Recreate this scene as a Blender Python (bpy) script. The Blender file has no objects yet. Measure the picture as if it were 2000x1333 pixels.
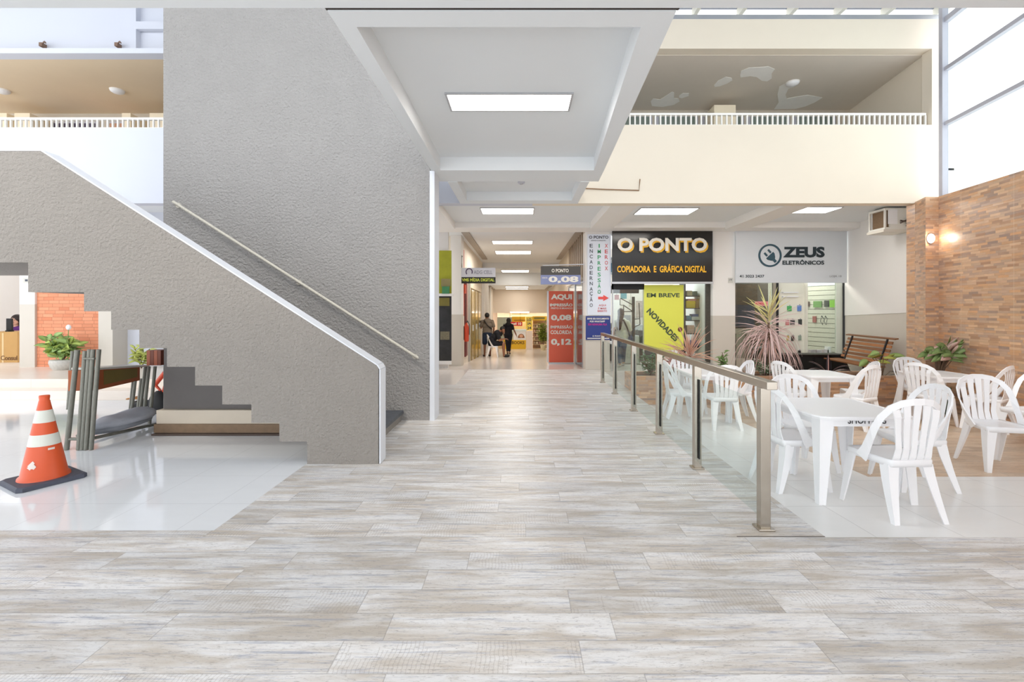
import bpy, bmesh, math, random
from mathutils import Vector, Matrix
R = math.radians
C = bpy.context.scene.collection
sc = bpy.context.scene
random.seed(7)

# ------------------------------------------------------------ camera, world, exposure
F = 888.9                       # focal length in pixels of the 2000 px frame
cam_d = bpy.data.cameras.new('camera'); cam = bpy.data.objects.new('camera', cam_d); C.objects.link(cam)
cam.location = (0, 0, 1.5); cam.rotation_euler = (R(90), 0, 0)
cam_d.sensor_width = 36; cam_d.lens = 16.0
cam_d.shift_x = -18/2000; cam_d.shift_y = -62.5/2000
cam_d.clip_start = 0.05; cam_d.clip_end = 300
sc.camera = cam
w = bpy.data.worlds.new('sky'); sc.world = w; w.use_nodes = True
w.node_tree.nodes['Background'].inputs[0].default_value = (0.93, 0.965, 1.0, 1)
w.node_tree.nodes["Background"].inputs[1].default_value = 1.05
sun_d = bpy.data.lights.new('sun', 'SUN'); sun = bpy.data.objects.new('sun', sun_d); C.objects.link(sun)
sun_d.energy = 0.35; sun_d.angle = R(8); sun_d.color = (1.0, 0.93, 0.82)
sun.rotation_euler = (R(38), 0, R(-28))
sc.view_settings.view_transform = 'Standard'; sc.view_settings.look = 'None'
sc.view_settings.gamma = 1; sc.view_settings.use_curve_mapping = False
sc.view_settings.exposure = 1.38
sc.cycles.max_bounces = 10; sc.cycles.diffuse_bounces = 6; sc.cycles.glossy_bounces = 4
sc.cycles.transparent_max_bounces = 16; sc.cycles.use_denoising = True
sc.cycles.sample_clamp_indirect = 8.0

def area(x, y, z, sx, sy, power, col=(1, 1, 1), rot=(0, 0, 0)):
    d = bpy.data.lights.new('room_light', 'AREA'); d.shape = 'RECTANGLE'; d.size = sx; d.size_y = sy
    d.energy = power; d.color = col
    o = bpy.data.objects.new('room_light', d); C.objects.link(o); o.location = (x, y, z); o.rotation_euler = rot
    return o

def px(x, y, D):                # a pixel of the photograph at depth D metres
    return Vector(((x-1018)/F*D, D, 1.5-(y-604)/F*D))
def pX(x, D): return (x-1018)/F*D
def pZ(y, D): return 1.5-(y-604)/F*D

# ------------------------------------------------------------ materials
def s2l(c):
    c = c/255
    return c/12.92 if c <= 0.04045 else ((c+0.055)/1.055)**2.4
def rgb(*c): return (s2l(c[0]), s2l(c[1]), s2l(c[2]), 1)

class NT:
    def __init__(s, name):
        s.m = bpy.data.materials.new(name); s.m.use_nodes = True
        s.t = s.m.node_tree; s.b = s.t.nodes['Principled BSDF']
    def n(s, typ, ins=None, **props):
        nd = s.t.nodes.new(typ)
        for k, v in props.items(): setattr(nd, k, v)
        for k, v in (ins or {}).items(): s.put(nd.inputs[k], v)
        return nd
    def put(s, inp, v):
        if isinstance(v, bpy.types.NodeSocket): s.t.links.new(v, inp)
        else: inp.default_value = v
    def math(s, op, a, b=0.0, c=0.0):
        return s.n('ShaderNodeMath', {0: a, 1: b, 2: c}, operation=op).outputs[0]
    def mix(s, f, a, b):
        nd = s.n('ShaderNodeMix', data_type='RGBA')
        s.put(nd.inputs[0], f); s.put(nd.inputs[6], a); s.put(nd.inputs[7], b)
        return nd.outputs[2]
    def uv(s):
        g = s.n('ShaderNodeUVMap').outputs[0]
        sp = s.n('ShaderNodeSeparateXYZ', {0: g})
        return g, sp.outputs[0], sp.outputs[1]
    def vec(s, x, y, z=0.0): return s.n('ShaderNodeCombineXYZ', {0: x, 1: y, 2: z}).outputs[0]
    def noise(s, v, scale, detail=3, rough=0.55, dist=0.0):
        return s.n('ShaderNodeTexNoise', {'Vector': v, 'Scale': scale, 'Detail': detail, 'Roughness': rough, 'Distortion': dist}).outputs[0]
    def ramp(s, f, stops):
        nd = s.n('ShaderNodeValToRGB', {0: f}); e = nd.color_ramp.elements
        while len(e) < len(stops): e.new(0.5)
        for i, (p, c) in enumerate(stops): e[i].position = p; e[i].color = c
        return nd.outputs[0]
    def bump(s, h, strength, dist=0.01):
        nd = s.n('ShaderNodeBump', {'Strength': strength, 'Distance': dist, 'Height': h})
        s.put(s.b.inputs['Normal'], nd.outputs[0])
    def cells(s, u, v, cw, ch, k, g):
        """running-bond cells: returns (random colour, edge mask, u in cell, row id)"""
        row = s.math('FLOOR', s.math('DIVIDE', v, ch))
        wn = s.n('ShaderNodeTexWhiteNoise', {'W': row}, noise_dimensions='1D').outputs[0]
        uu = s.math('ADD', u, s.math('MULTIPLY', wn, k))
        cu = s.math('DIVIDE', uu, cw); col = s.math('FLOOR', cu)
        rnd = s.n('ShaderNodeTexWhiteNoise', {'Vector': s.vec(col, row, 0.5)}, noise_dimensions='3D')
        fu = s.math('MULTIPLY', s.math('FRACT', cu), cw)
        fv = s.math('MULTIPLY', s.math('FRACT', s.math('DIVIDE', v, ch)), ch)
        eu = s.math('MINIMUM', fu, s.math('SUBTRACT', cw, fu))
        ev = s.math('MINIMUM', fv, s.math('SUBTRACT', ch, fv))
        edge = s.math('LESS_THAN', s.math('MINIMUM', eu, ev), g)
        return rnd.outputs[0], rnd.outputs[1], edge, fu

MATS = {}
def mat(name, col, rough=0.6, metal=0.0, var=0.04, scale=6.0, bump=0.0, bscale=80.0, bdist=0.004, coat=0.0):
    if name in MATS: return MATS[name]
    t = NT(name); g, u, v = t.uv()
    c0 = rgb(*col)
    if var > 0:
        d = tuple(max(0, x*(1-var*2.2)) for x in c0[:3])+(1,)
        t.put(t.b.inputs['Base Color'], t.mix(t.noise(g, scale, 4), c0, d))
    else: t.b.inputs['Base Color'].default_value = c0
    t.b.inputs['Roughness'].default_value = rough; t.b.inputs['Metallic'].default_value = metal
    if coat: t.b.inputs['Coat Weight'].default_value = coat
    if bump: t.bump(t.noise(g, bscale, 3, 0.6), bump, bdist)
    MATS[name] = t.m; return t.m
def emit(name, col, strength):
    if name in MATS: return MATS[name]
    t = NT(name); t.b.inputs['Base Color'].default_value = (0.9, 0.9, 0.9, 1)
    t.b.inputs['Emission Color'].default_value = rgb(*col); t.b.inputs['Emission Strength'].default_value = strength
    MATS[name] = t.m; return t.m
def glass(name, tint, refl=0.08, rough=0.02):
    if name in MATS: return MATS[name]
    t = NT(name); t.t.nodes.remove(t.b)
    tr = t.n('ShaderNodeBsdfTransparent', {0: rgb(*tint)}); gl = t.n('ShaderNodeBsdfGlossy', {0: (1, 1, 1, 1), 'Roughness': rough})
    mx = t.n('ShaderNodeMixShader', {0: refl, 1: tr.outputs[0], 2: gl.outputs[0]})
    out = [n for n in t.t.nodes if n.type == 'OUTPUT_MATERIAL'][0]
    t.t.links.new(mx.outputs[0], out.inputs[0]); MATS[name] = t.m; return t.m

def plank_mat(name, W, H, k, base, streak, warm, rough=0.45, bmp=0.25):
    t = NT(name); g, u, v = t.uv()
    rv, rc, edge, fu = t.cells(u, v, W, H, k, 0.0022)
    off = t.math('MULTIPLY', rv, 37.0)
    p = t.vec(t.math('ADD', u, off), t.math('MULTIPLY', v, 7.0), off)
    n1 = t.noise(p, 1.6, 5, 0.62, 0.4)
    n2 = t.noise(t.vec(t.math('ADD', u, off), t.math('MULTIPLY', v, 16.0), off), 3.2, 4, 0.7, 0.6)
    col = t.mix(t.ramp(n1, [(0.40, (0, 0, 0, 1)), (0.62, (1, 1, 1, 1))]), rgb(*base), rgb(*warm))
    col = t.mix(t.math('MULTIPLY', t.ramp(n2, [(0.53, (0, 0, 0, 1)), (0.70, (1, 1, 1, 1))]), 0.75), col, rgb(*streak))
    tone = t.ramp(rv, [(0.0, (0.86, 0.86, 0.86, 1)), (1.0, (1.04, 1.03, 1.02, 1))])
    mm = t.n('ShaderNodeMix', data_type='RGBA', blend_type='MULTIPLY'); t.put(mm.inputs[0], 1.0); t.put(mm.inputs[6], col); t.put(mm.inputs[7], tone)
    # saw marks across some planks
    saw = t.math('MULTIPLY', t.math('GREATER_THAN', t.math('SINE', t.math('MULTIPLY', t.math('ADD', u, t.math('MULTIPLY', n1, 0.05)), 330.0)), 0.72),
                 t.math('MULTIPLY', t.math('GREATER_THAN', t.n('ShaderNodeSeparateColor', {0: rc}).outputs[1], 0.66),
                        t.math('GREATER_THAN', t.noise(t.vec(u, t.math('MULTIPLY', v, .6), off), 5.0, 2), 0.5)))
    col = t.mix(t.math('MULTIPLY', saw, 0.22), mm.outputs[2], rgb(140, 125, 112))
    fine = t.noise(t.vec(t.math('MULTIPLY', u, 4.0), t.math('MULTIPLY', v, 22.0), off), 6.0, 5, 0.75, 1.2)
    col = t.mix(t.math('MULTIPLY', t.ramp(fine, [(0.54, (0, 0, 0, 1)), (0.64, (1, 1, 1, 1))]), 0.5), col, rgb(128, 120, 114))
    col = t.mix(t.math('MULTIPLY', edge, 0.42), col, rgb(120, 112, 106))
    t.put(t.b.inputs['Base Color'], col); t.b.inputs['Roughness'].default_value = rough
    t.bump(t.math('SUBTRACT', fine, t.math('MULTIPLY', edge, 0.8)), bmp, 0.002)
    MATS[name] = t.m; return t.m
def tile_mat(name, W, H, k, cols, grout, g=0.0016, rough=0.12, bmp=0.0, gf=0.6, noise=0.5, nscale=3.0, big=None):
    t = NT(name); gg, u, v = t.uv()
    rv, rc, edge, fu = t.cells(u, v, W, H, k, g)
    st = [(i/(max(1, len(cols)-1)), rgb(*c)) for i, c in enumerate(cols)]
    col = t.ramp(rv, st) if len(cols) > 1 else st[0][1]
    if noise:
        nn = t.noise(t.vec(u, t.math('MULTIPLY', v, 3.0), t.math('MULTIPLY', rv, 20.0)), nscale, 4, 0.6)
        d = t.ramp(nn, [(0.3, (1-noise*.5,)*3+(1,)), (0.7, (1, 1, 1, 1))])
        mm = t.n('ShaderNodeMix', data_type='RGBA', blend_type='MULTIPLY'); t.put(mm.inputs[0], 1.0); t.put(mm.inputs[6], col); t.put(mm.inputs[7], d)
        col = mm.outputs[2]
    col = t.mix(t.math('MULTIPLY', edge, gf), col, rgb(*grout))
    if big:
        _, _, e2, _ = t.cells(u, v, big[0], big[1], 0.0, 0.003)
        col = t.mix(t.math('MULTIPLY', e2, 0.5), col, rgb(225, 205, 180))
    t.put(t.b.inputs['Base Color'], col); t.b.inputs['Roughness'].default_value = rough
    if bmp: t.bump(t.math('SUBTRACT', rv, t.math('MULTIPLY', edge, 1.0)), bmp, 0.004)
    MATS[name] = t.m; return t.m

M_PLANK = plank_mat('walkway wood-look tile', 1.06, 0.187, 7.3, (240, 239, 239), (158, 164, 182), (206, 197, 186), 0.34)
M_TWOOD = plank_mat('terrace wood-look tile', 1.06, 0.187, 5.1, (226, 205, 182), (178, 150, 122), (206, 178, 150), 0.35)
M_TILE = tile_mat('polished white floor tile', 0.585, 0.585, 0.0, [(240, 242, 245)], (186, 186, 188), 0.0016, 0.07, noise=0.05)
M_TTILE = tile_mat('satin white floor tile', 0.585, 0.585, 0.0, [(246, 246, 245)], (168, 168, 166), 0.002, 0.28, noise=0.06)
M_CTILE = tile_mat('corridor floor tile', 0.6, 0.6, 0.0, [(224, 214, 206)], (190, 180, 170), 0.002, 0.18, noise=0.08)
M_STRIP = tile_mat('wood mosaic wall tile', 0.17, 0.036, 3.7, [(180, 138, 110), (220, 178, 142), (194, 162, 142), (230, 190, 152), (168, 142, 128), (224, 172, 128), (208, 166, 132)], (140, 100, 70), 0.0012, 0.3, 0.35, 0.35, 0.35, 6.0, (0.9, 0.6))
M_BRICK = tile_mat('orange facing brick', 0.21, 0.07, 3.1, [(222, 142, 104), (232, 156, 118), (214, 132, 94)], (168, 104, 76), 0.004, 0.7, 0.4, 0.8, 0.2)
M_MARBLE = tile_mat('pale step stone', 1.2, 0.6, 0.0, [(238, 226, 214)], (190, 178, 168), 0.003, 0.3, noise=0.1)
M_STUC = mat('grey rough stucco', (166, 163, 160), 0.9, var=0.06, scale=2.5, bump=1.0, bscale=30, bdist=0.035)
M_STUCD = mat('grey stucco of the parapet', (154, 148, 141), 0.9, var=0.06, scale=3.0, bump=0.85, bscale=32, bdist=0.03)
M_CREAM = mat('cream painted plaster', (237, 226, 208), 0.85, var=0.03, scale=1.2, bump=0.1, bscale=60)
M_WHITEB = mat('cool white painted plaster', (212, 215, 225), 0.85, var=0.02, scale=1.5)
M_WHITE = mat('white painted plaster', (238, 235, 231), 0.8, var=0.02, scale=1.5)
M_CEIL = mat('white ceiling paint', (232, 235, 237), 0.85, var=0.015, scale=1.5)
M_DADO = mat('greige dado paint', (208, 201, 190), 0.6, var=0.02)
M_CAP = mat('white parapet coping', (228, 231, 238), 0.6, var=0.03)
M_TAN = mat('upper gallery ceiling paint', (232, 212, 182), 0.8, var=0.05, scale=1.0)
M_TAN2 = mat('stained upper ceiling paint', (230, 221, 209), 0.8, var=0.06, scale=1.0)
M_PEEL = mat('bare plaster where paint has peeled', (254, 252, 248), 0.9, var=0.04)
M_DARK = mat('dark gap', (58, 48, 42), 0.9)
M_BLACK = mat('black gloss', (22, 22, 24), 0.2, var=0)
M_BLKM = mat('black matt', (26, 26, 28), 0.6, var=0)
M_STEEL = mat('brushed stainless steel', (190, 182, 170), 0.22, 1.0, var=0.05, scale=20)
M_ALU = mat('aluminium profile', (196, 198, 202), 0.4, 0.6, var=0.02)
M_MULL = mat('pale grey glazing bar', (190, 190, 200), 0.5, 0.1, var=0.02)
M_PLAST = mat('white moulded plastic', (248, 248, 250), 0.32, var=0.008, scale=3)
M_WHT = mat('white gloss panel', (240, 240, 242), 0.3, var=0)
M_LAMP = emit('lit lamp diffuser', (255, 250, 243), 5.0)
M_GLASS = glass('clear glass', (246, 250, 249), 0.06)
M_GLASSD = glass('shop window glass', (225, 230, 228), 0.08)
M_LAMP2 = emit('corridor lamp diffuser', (255, 250, 240), 1.9)
M_ROOFG = glass('roof glazing', (146, 150, 157), 0.05)

# ------------------------------------------------------------ mesh helpers
def tag(o, label=None, cat=None, group=None, kind=None):
    if label: o['label'] = label
    if cat: o['category'] = cat
    if group: o['group'] = group
    if kind: o['kind'] = kind
    return o
WM = {}
def thing(name, label, cat, loc=(0, 0, 0), rz=0.0, group=None):
    o = bpy.data.objects.new(name, None); C.objects.link(o); o.empty_display_size = 0.1
    o.location = loc; o.rotation_euler = (0, 0, rz)
    WM[o.name] = Matrix.Translation(Vector(loc)) @ Matrix.Rotation(rz, 4, 'Z')
    return tag(o, label, cat, group)

class MB:
    def __init__(s): s.v = []; s.f = []; s.sm = []
    def add(s, vs, fs, smooth=False):
        n = len(s.v); s.v += [Vector(p) for p in vs]
        for f in fs: s.f.append(tuple(i+n for i in f)); s.sm.append(smooth)
        return s
    def box(s, x0, x1, y0, y1, z0, z1, M=None):
        vs = [Vector(p) for p in ((x0, y0, z0), (x1, y0, z0), (x1, y1, z0), (x0, y1, z0), (x0, y0, z1), (x1, y0, z1), (x1, y1, z1), (x0, y1, z1))]
        if M is not None: vs = [M @ p for p in vs]
        return s.add(vs, [(0, 3, 2, 1), (4, 5, 6, 7), (0, 1, 5, 4), (1, 2, 6, 5), (2, 3, 7, 6), (3, 0, 4, 7)])
    def prism(s, poly, y0, y1, M=None):
        """poly in (x,z), extruded along y"""
        n = len(poly); vs = [Vector((x, y0, z)) for x, z in poly]+[Vector((x, y1, z)) for x, z in poly]
        if M is not None: vs = [M @ p for p in vs]
        return s.add(vs, [tuple(range(n)), tuple(range(2*n-1, n-1, -1))]+[(i, i+n, (i+1) % n+n, (i+1) % n) for i in range(n)])
    def plan(s, poly, z0, z1):
        """poly in (x,y); z0/z1 numbers or functions of (x,y)"""
        n = len(poly); g = lambda z, x, y: z(x, y) if callable(z) else z
        vs = [Vector((x, y, g(z0, x, y))) for x, y in poly]+[Vector((x, y, g(z1, x, y))) for x, y in poly]
        return s.add(vs, [tuple(range(n-1, -1, -1)), tuple(range(n, 2*n))]+[(i, (i+1) % n, (i+1) % n+n, i+n) for i in range(n)])
    def wall(s, a, b, th, z0, z1, za=None, zb=None):
        """vertical slab from plan point a to b; thickness th to the left of a->b; optional top heights at a and b; z0 may be a pair"""
        a = Vector(a); b = Vector(b); d = (b-a).normalized(); nrm = Vector((-d.y, d.x))*th
        lo = z0 if isinstance(z0, tuple) else (z0, z0); hi = z1 if isinstance(z1, tuple) else (z1, z1)
        P = [(a, lo[0]), (b, lo[1]), (b+nrm, lo[1]), (a+nrm, lo[0]), (a, hi[0]), (b, hi[1]), (b+nrm, hi[1]), (a+nrm, hi[0])]
        return s.add([(p.x, p.y, z) for p, z in P], [(0, 3, 2, 1), (4, 5, 6, 7), (0, 1, 5, 4), (1, 2, 6, 5), (2, 3, 7, 6), (3, 0, 4, 7)])
    def tube(s, pts, r, n=8, cap=True):
        pts = [Vector(p) for p in pts]; rs = r if isinstance(r, (list, tuple)) else [r]*len(pts)
        rings = []; up = Vector((0.13, 0.21, 0.97)).normalized()
        for i, p in enumerate(pts):
            t = (pts[min(i+1, len(pts)-1)]-pts[max(i-1, 0)]).normalized()
            a = t.cross(up)
            if a.length < 0.05: a = t.cross(Vector((1, 0, 0)))
            a.normalize(); b = t.cross(a)
            rings.append([p+(a*math.cos(2*math.pi*k/n)+b*math.sin(2*math.pi*k/n))*rs[i] for k in range(n)])
        vs = [q for rg in rings for q in rg]; fs = []
        for i in range(len(pts)-1):
            for k in range(n): fs.append((i*n+k, i*n+(k+1) % n, (i+1)*n+(k+1) % n, (i+1)*n+k))
        s.add(vs, fs, True)
        if cap:
            s.add(rings[0], [tuple(range(n-1, -1, -1))]); s.add(rings[-1], [tuple(range(n))])
        return s
    def lathe(s, prof, cx=0, cy=0, n=24, smooth=True, M=None):
        vs = []; fs = []
        for r, z in prof:
            for k in range(n):
                a = 2*math.pi*k/n; p = Vector((cx+r*math.cos(a), cy+r*math.sin(a), z)); vs.append(M @ p if M is not None else p)
        for i in range(len(prof)-1):
            for k in range(n): fs.append((i*n+k, i*n+(k+1) % n, (i+1)*n+(k+1) % n, (i+1)*n+k))
        s.add(vs, fs, smooth)
        s.add(vs[:n], [tuple(range(n-1, -1, -1))]); s.add(vs[-n:], [tuple(range(n))])
        return s
    def band(s, pts, nrms, wd, th):
        """flat strip swept along pts: wd across, th along nrms"""
        pts = [Vector(p) for p in pts]; vs = []; fs = []; m = len(pts)
        for i, p in enumerate(pts):
            t = (pts[min(i+1, m-1)]-pts[max(i-1, 0)]).normalized(); nn = Vector(nrms[i]).normalized()
            b = t.cross(nn).normalized(); nn = b.cross(t)
            ww = (wd[i] if isinstance(wd, (list, tuple)) else wd)/2; h = th/2
            vs += [p-b*ww-nn*h, p+b*ww-nn*h, p+b*ww+nn*h, p-b*ww+nn*h]
        for i in range(m-1):
            for k in range(4): fs.append((i*4+k, i*4+(k+1) % 4, i*4+4+(k+1) % 4, i*4+4+k))
        fs += [(0, 3, 2, 1), (m*4-4, m*4-3, m*4-2, m*4-1)]
        return s.add(vs, fs)
    def ball(s, c, r, n=10, sq=(1, 1, 1)):
        prof = [(max(1e-4, math.sin(math.pi*i/n)), -math.cos(math.pi*i/n)) for i in range(n+1)]
        M = Matrix.Translation(Vector(c)) @ Matrix.Diagonal((r*sq[0], r*sq[1], r*sq[2], 1))
        return s.lathe(prof, 0, 0, n+4, True, M)
    def leaf(s, p, d, L, W, droop, seg=5, fold=0.25, tip=1.0, face=None):
        """a pointed blade leaf growing from p towards d, bending down; two faces wide, given a little thickness"""
        p = Vector(p); d = Vector(d).normalized(); vs = []; fs = []
        side = d.cross(Vector(face) if face is not None else Vector((0, 0, 1)))
        if side.length < 0.05: side = Vector((1, 0, 0))
        side.normalize()
        for i in range(seg+1):
            t = i/seg; ww = W*(math.sin(math.pi*min(1, (t*0.9+0.1)))**tip)
            nr = side.cross(d).normalized()
            vs += [p-side*ww/2+nr*ww*fold, p-nr*0.001, p+side*ww/2+nr*ww*fold, p-nr*(0.001+0.02*W)]
            p = p+d*(L/seg); d = (d+Vector((0, 0, -droop/seg))).normalized()
        for i in range(seg):
            a = i*4; b = a+4
            fs += [(a, a+1, b+1, b), (a+1, a+2, b+2, b+1), (a, b, b+3, a+3), (a+3, b+3, b+2, a+2)]
        return s.add(vs, fs, True)
    def build(s, name, m, parent=None, bevel=0.0, world=True, smooth_all=False):
        me = bpy.data.meshes.new(name)
        vs = s.v
        off = Vector((0, 0, 0))
        if parent is not None:
            if world: inv = WM[parent.name].inverted(); vs = [inv @ p for p in vs]
        else:
            xs = [p.x for p in vs]; ys = [p.y for p in vs]; zs = [p.z for p in vs]
            off = Vector(((min(xs)+max(xs))/2, (min(ys)+max(ys))/2, min(zs))); vs = [p-off for p in vs]
        me.from_pydata([tuple(p) for p in vs], [], s.f); me.validate()
        uvl = me.uv_layers.new(name='UVMap').data
        for poly in me.polygons:
            nr = poly.normal
            if abs(nr.z) > 0.7:
                for li in poly.loop_indices:
                    co = me.vertices[me.loops[li].vertex_index].co+off; uvl[li].uv = (co.x, co.y)
            else:
                tx, ty = -nr.y, nr.x; l = math.hypot(tx, ty) or 1
                if abs(tx) < 1e-9 and abs(ty) < 1e-9: tx = 1
                if tx < 0: tx, ty = -tx, -ty
                for li in poly.loop_indices:
                    co = me.vertices[me.loops[li].vertex_index].co+off; uvl[li].uv = ((co.x*tx+co.y*ty)/l, co.z)
        for i, poly in enumerate(me.polygons):
            if i < len(s.sm): poly.use_smooth = s.sm[i] or smooth_all
        me.materials.append(m)
        o = bpy.data.objects.new(name, me); C.objects.link(o)
        if parent is not None: o.parent = parent; WM[o.name] = WM[parent.name].copy()
        else: o.location = off; WM[o.name] = Matrix.Translation(off)
        if bevel:
            b = o.modifiers.new('bevel', 'BEVEL'); b.width = bevel; b.segments = 2; b.limit_method = 'ANGLE'; b.angle_limit = R(40)
        return o
def struct(name, mb, m, bevel=0.0): return tag(mb.build(name, m, None, bevel), kind='structure')

def text_faces(body, bold=0.0, ext=0.003, font_shear=0.0):
    cu = bpy.data.curves.new('lettering', 'FONT'); cu.body = body; cu.size = 1; cu.extrude = 0.0; cu.offset = bold
    cu.align_x = 'CENTER'; cu.resolution_u = 3; cu.shear = font_shear
    ob = bpy.data.objects.new('lettering', cu); C.objects.link(ob)
    dg = bpy.context.evaluated_depsgraph_get(); me = bpy.data.meshes.new_from_object(ob.evaluated_get(dg))
    vs = [v.co.copy() for v in me.vertices]; fs = [tuple(p.vertices) for p in me.polygons]
    bpy.data.objects.remove(ob); bpy.data.curves.remove(cu); bpy.data.meshes.remove(me)
    return vs, fs
def letters(parent, body, x0, x1, z0, z1, D, m, bold=0.02, M=None, ang=0.0, depth=0.004, name='lettering', mb=None):
    """lettering filling the rectangle x0..x1, z0..z1 just in front of the plane y=D, reading from the camera's side; M maps it elsewhere"""
    vs, fs = text_faces(body, bold)
    a0 = min(v.x for v in vs); a1 = max(v.x for v in vs); b0 = min(v.y for v in vs); b1 = max(v.y for v in vs)
    own = mb is None; mb = mb or MB(); out = []
    ca, sa = math.cos(ang), math.sin(ang); cx, cz = (x0+x1)/2, (z0+z1)/2
    for v in vs:
        lx = ((v.x-a0)/(a1-a0)-0.5)*(x1-x0); lz = ((v.y-b0)/(b1-b0 or 1)-0.5)*(z1-z0)
        p = Vector((cx+lx*ca-lz*sa, D-depth, cz+lx*sa+lz*ca))
        out.append(M @ p if M is not None else p)
    mb.add(out, fs)
    return mb.build(name, m, parent) if own else mb
def rect(mb, x0, x1, y0, y1, D, th=0.003):       # pixels in, a thin plate in front of depth D
    return mb.box(pX(x0, D), pX(x1, D), D-th, D, pZ(y1, D), pZ(y0, D))
# ------------------------------------------------------------ the building: floors
HS, HC = 3.36, 3.54
def zt(x, y): return -0.04*max(0.0, min(y, 8.2)-3.1)-0.004
def Xw(D): return 6.99-0.148*(7.62-D)
struct('floor', MB().plan([(-9, -3), (8, -3), (8, 2.99), (2.0, 2.99), (2.0, 11.3), (-1.3, 11.3), (-1.3, 9.0), (-2.4, 9.0), (-2.4, 7.0), (-2.08, 6.9), (-2.08, 3.08), (-9, 3.08)], -0.12, 0.0), M_PLANK)
struct('floor', MB().plan([(-9, 3.08), (-2.08, 3.08), (-2.08, 7.0), (-2.4, 7.0), (-2.4, 7.55), (-14, 7.55), (-14, 3.08)], -0.12, -0.002), M_TILE)
struct('floor', MB().plan([(2.0, 2.99), (7.2, 2.99), (7.2, 4.2), (3.2, 4.2), (3.2, 8.1), (2.0, 8.1)], lambda x, y: zt(x, y)-0.1, zt), M_TTILE)
struct('floor', MB().plan([(3.2, 4.2), (7.2, 4.2), (7.2, 8.1), (3.2, 8.1)], lambda x, y: zt(x, y)-0.1, zt), M_TWOOD)
struct('floor', MB().plan([(2.0, 8.7), (8.3, 8.7), (8.3, 14.6), (2.0, 14.6)], -0.22, -0.06), M_CTILE)
zr = lambda x, y: -0.057*max(0, min(y, 27.9)-11.3)
struct('floor', MB().plan([(-2.6, 11.3), (2.0, 11.3), (2.0, 27.9), (-2.6, 27.9)], lambda x, y: zr(x, y)-0.1, zr)
       .plan([(-2.6, 27.9), (2.6, 27.9), (2.6, 31), (-2.6, 31)], -1.05, -0.946), M_CTILE)
struct('floor', MB().plan([(-2.4, 9.0), (-1.3, 9.0), (-1.3, 11.3), (-2.4, 11.3)], -0.12, -0.01).plan([(-2.6, 11.3), (-1.3, 11.3), (-1.3, 11.31), (-2.6, 11.31)], -0.12, -0.01), M_CTILE)
struct('floor_landing', MB().box(-14, -2.4, 7.49, 7.8, -0.1, 0.15).box(-14, -2.4, 7.8, 13, -0.1, 0.30), M_MARBLE, 0.006)
# thin dark groove in the walkway at the terrace corner
struct('trim_1', MB().box(1.42, 2.0, 2.995, 3.0, -0.02, 0.0012), M_DARK)

# ------------------------------------------------------------ ceilings
struct('ceiling', MB().box(-9, 6.05, -3, 2.81, HS, HS+0.35), M_CEIL)
struct('trim_2', MB().box(-1.22, 0.985, 2.80, 2.85, HS+0.012, HS+0.3), M_DARK)
bm_ = MB()
bm_.plan([(-1.21, 2.845), (0.968, 2.845), (0.976, 3.0), (-1.21, 3.0)], HS, HS+0.5)
bm_.plan([(-1.21, 3.0), (-1.085, 3.0), (-1.085, 6.1), (-1.21, 6.1)], HS, HS+0.5)
bm_.plan([(0.79, 3.0), (0.976, 3.0), (1.11, 6.1), (0.975, 6.1)], HS, HS+0.5)
bm_.plan([(-1.21, 6.1), (1.11, 6.1), (1.127, 6.63), (-1.21, 6.63)], HS, HS+0.5)
bm_.plan([(-1.085, 3.0), (0.79, 3.0), (0.975, 6.1), (-1.085, 6.1)], HC, HS+0.5)
struct('ceiling_footbridge', bm_, M_CEIL)
b2 = MB()
b2.box(-1.07, -0.93, 6.63, 7.99, HS-0.01, HS+0.4).box(0.86, 0.99, 6.63, 7.99, HS-0.01, HS+0.4)
b2.box(-0.93, 0.86, 6.63, 7.75, HS+0.14, HS+0.4).box(-0.93, 0.86, 7.75, 7.99, HS-0.01, HS+0.4)
struct('ceiling_footbridge', b2, M_CEIL)
# ground floor gallery ceiling with its beams
g = MB(); g.box(-14, 8.5, 8.2, 11.8, HC, HC+0.5)
struct('ceiling_gallery', g, M_CEIL)
def beam(x0, x1, y0, y1, z0, z1, m=None): return struct('ceiling_beam', MB().box(x0, x1, y0, y1, z0, z1), m or M_WHITE)
beam(-14, 8.4, 10.66, 11.3, 3.41, HC+0.02)
for x0 in (1.62, 4.78): beam(x0, x0+0.5, 8.2, 10.66, 3.37, HC+0.02)
beam(-2.0, -1.55, 8.2, 10.66, 3.37, HC+0.02)
# corridor ceilings
cc = MB(); cc.box(-2.6, 2.4, 11.3, 20, HC-0.01, HC+0.3).box(-2.6, 2.4, 20, 22.5, 3.29, HC+0.3)
cc.box(-2.6, 2.4, 22.5, 27.5, 2.68, HC+0.3)
cc.box(-2.6, 2.6, 27.72, 31, 1.26, 1.5)
struct('ceiling_corridor', cc, M_CEIL)
struct('wall_corridor_end', MB().box(-2.2, 2.4, 27.5, 27.7, 1.26, 2.69), mat('corridor end paint', (226, 212, 196), 0.7, var=0.02))

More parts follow.
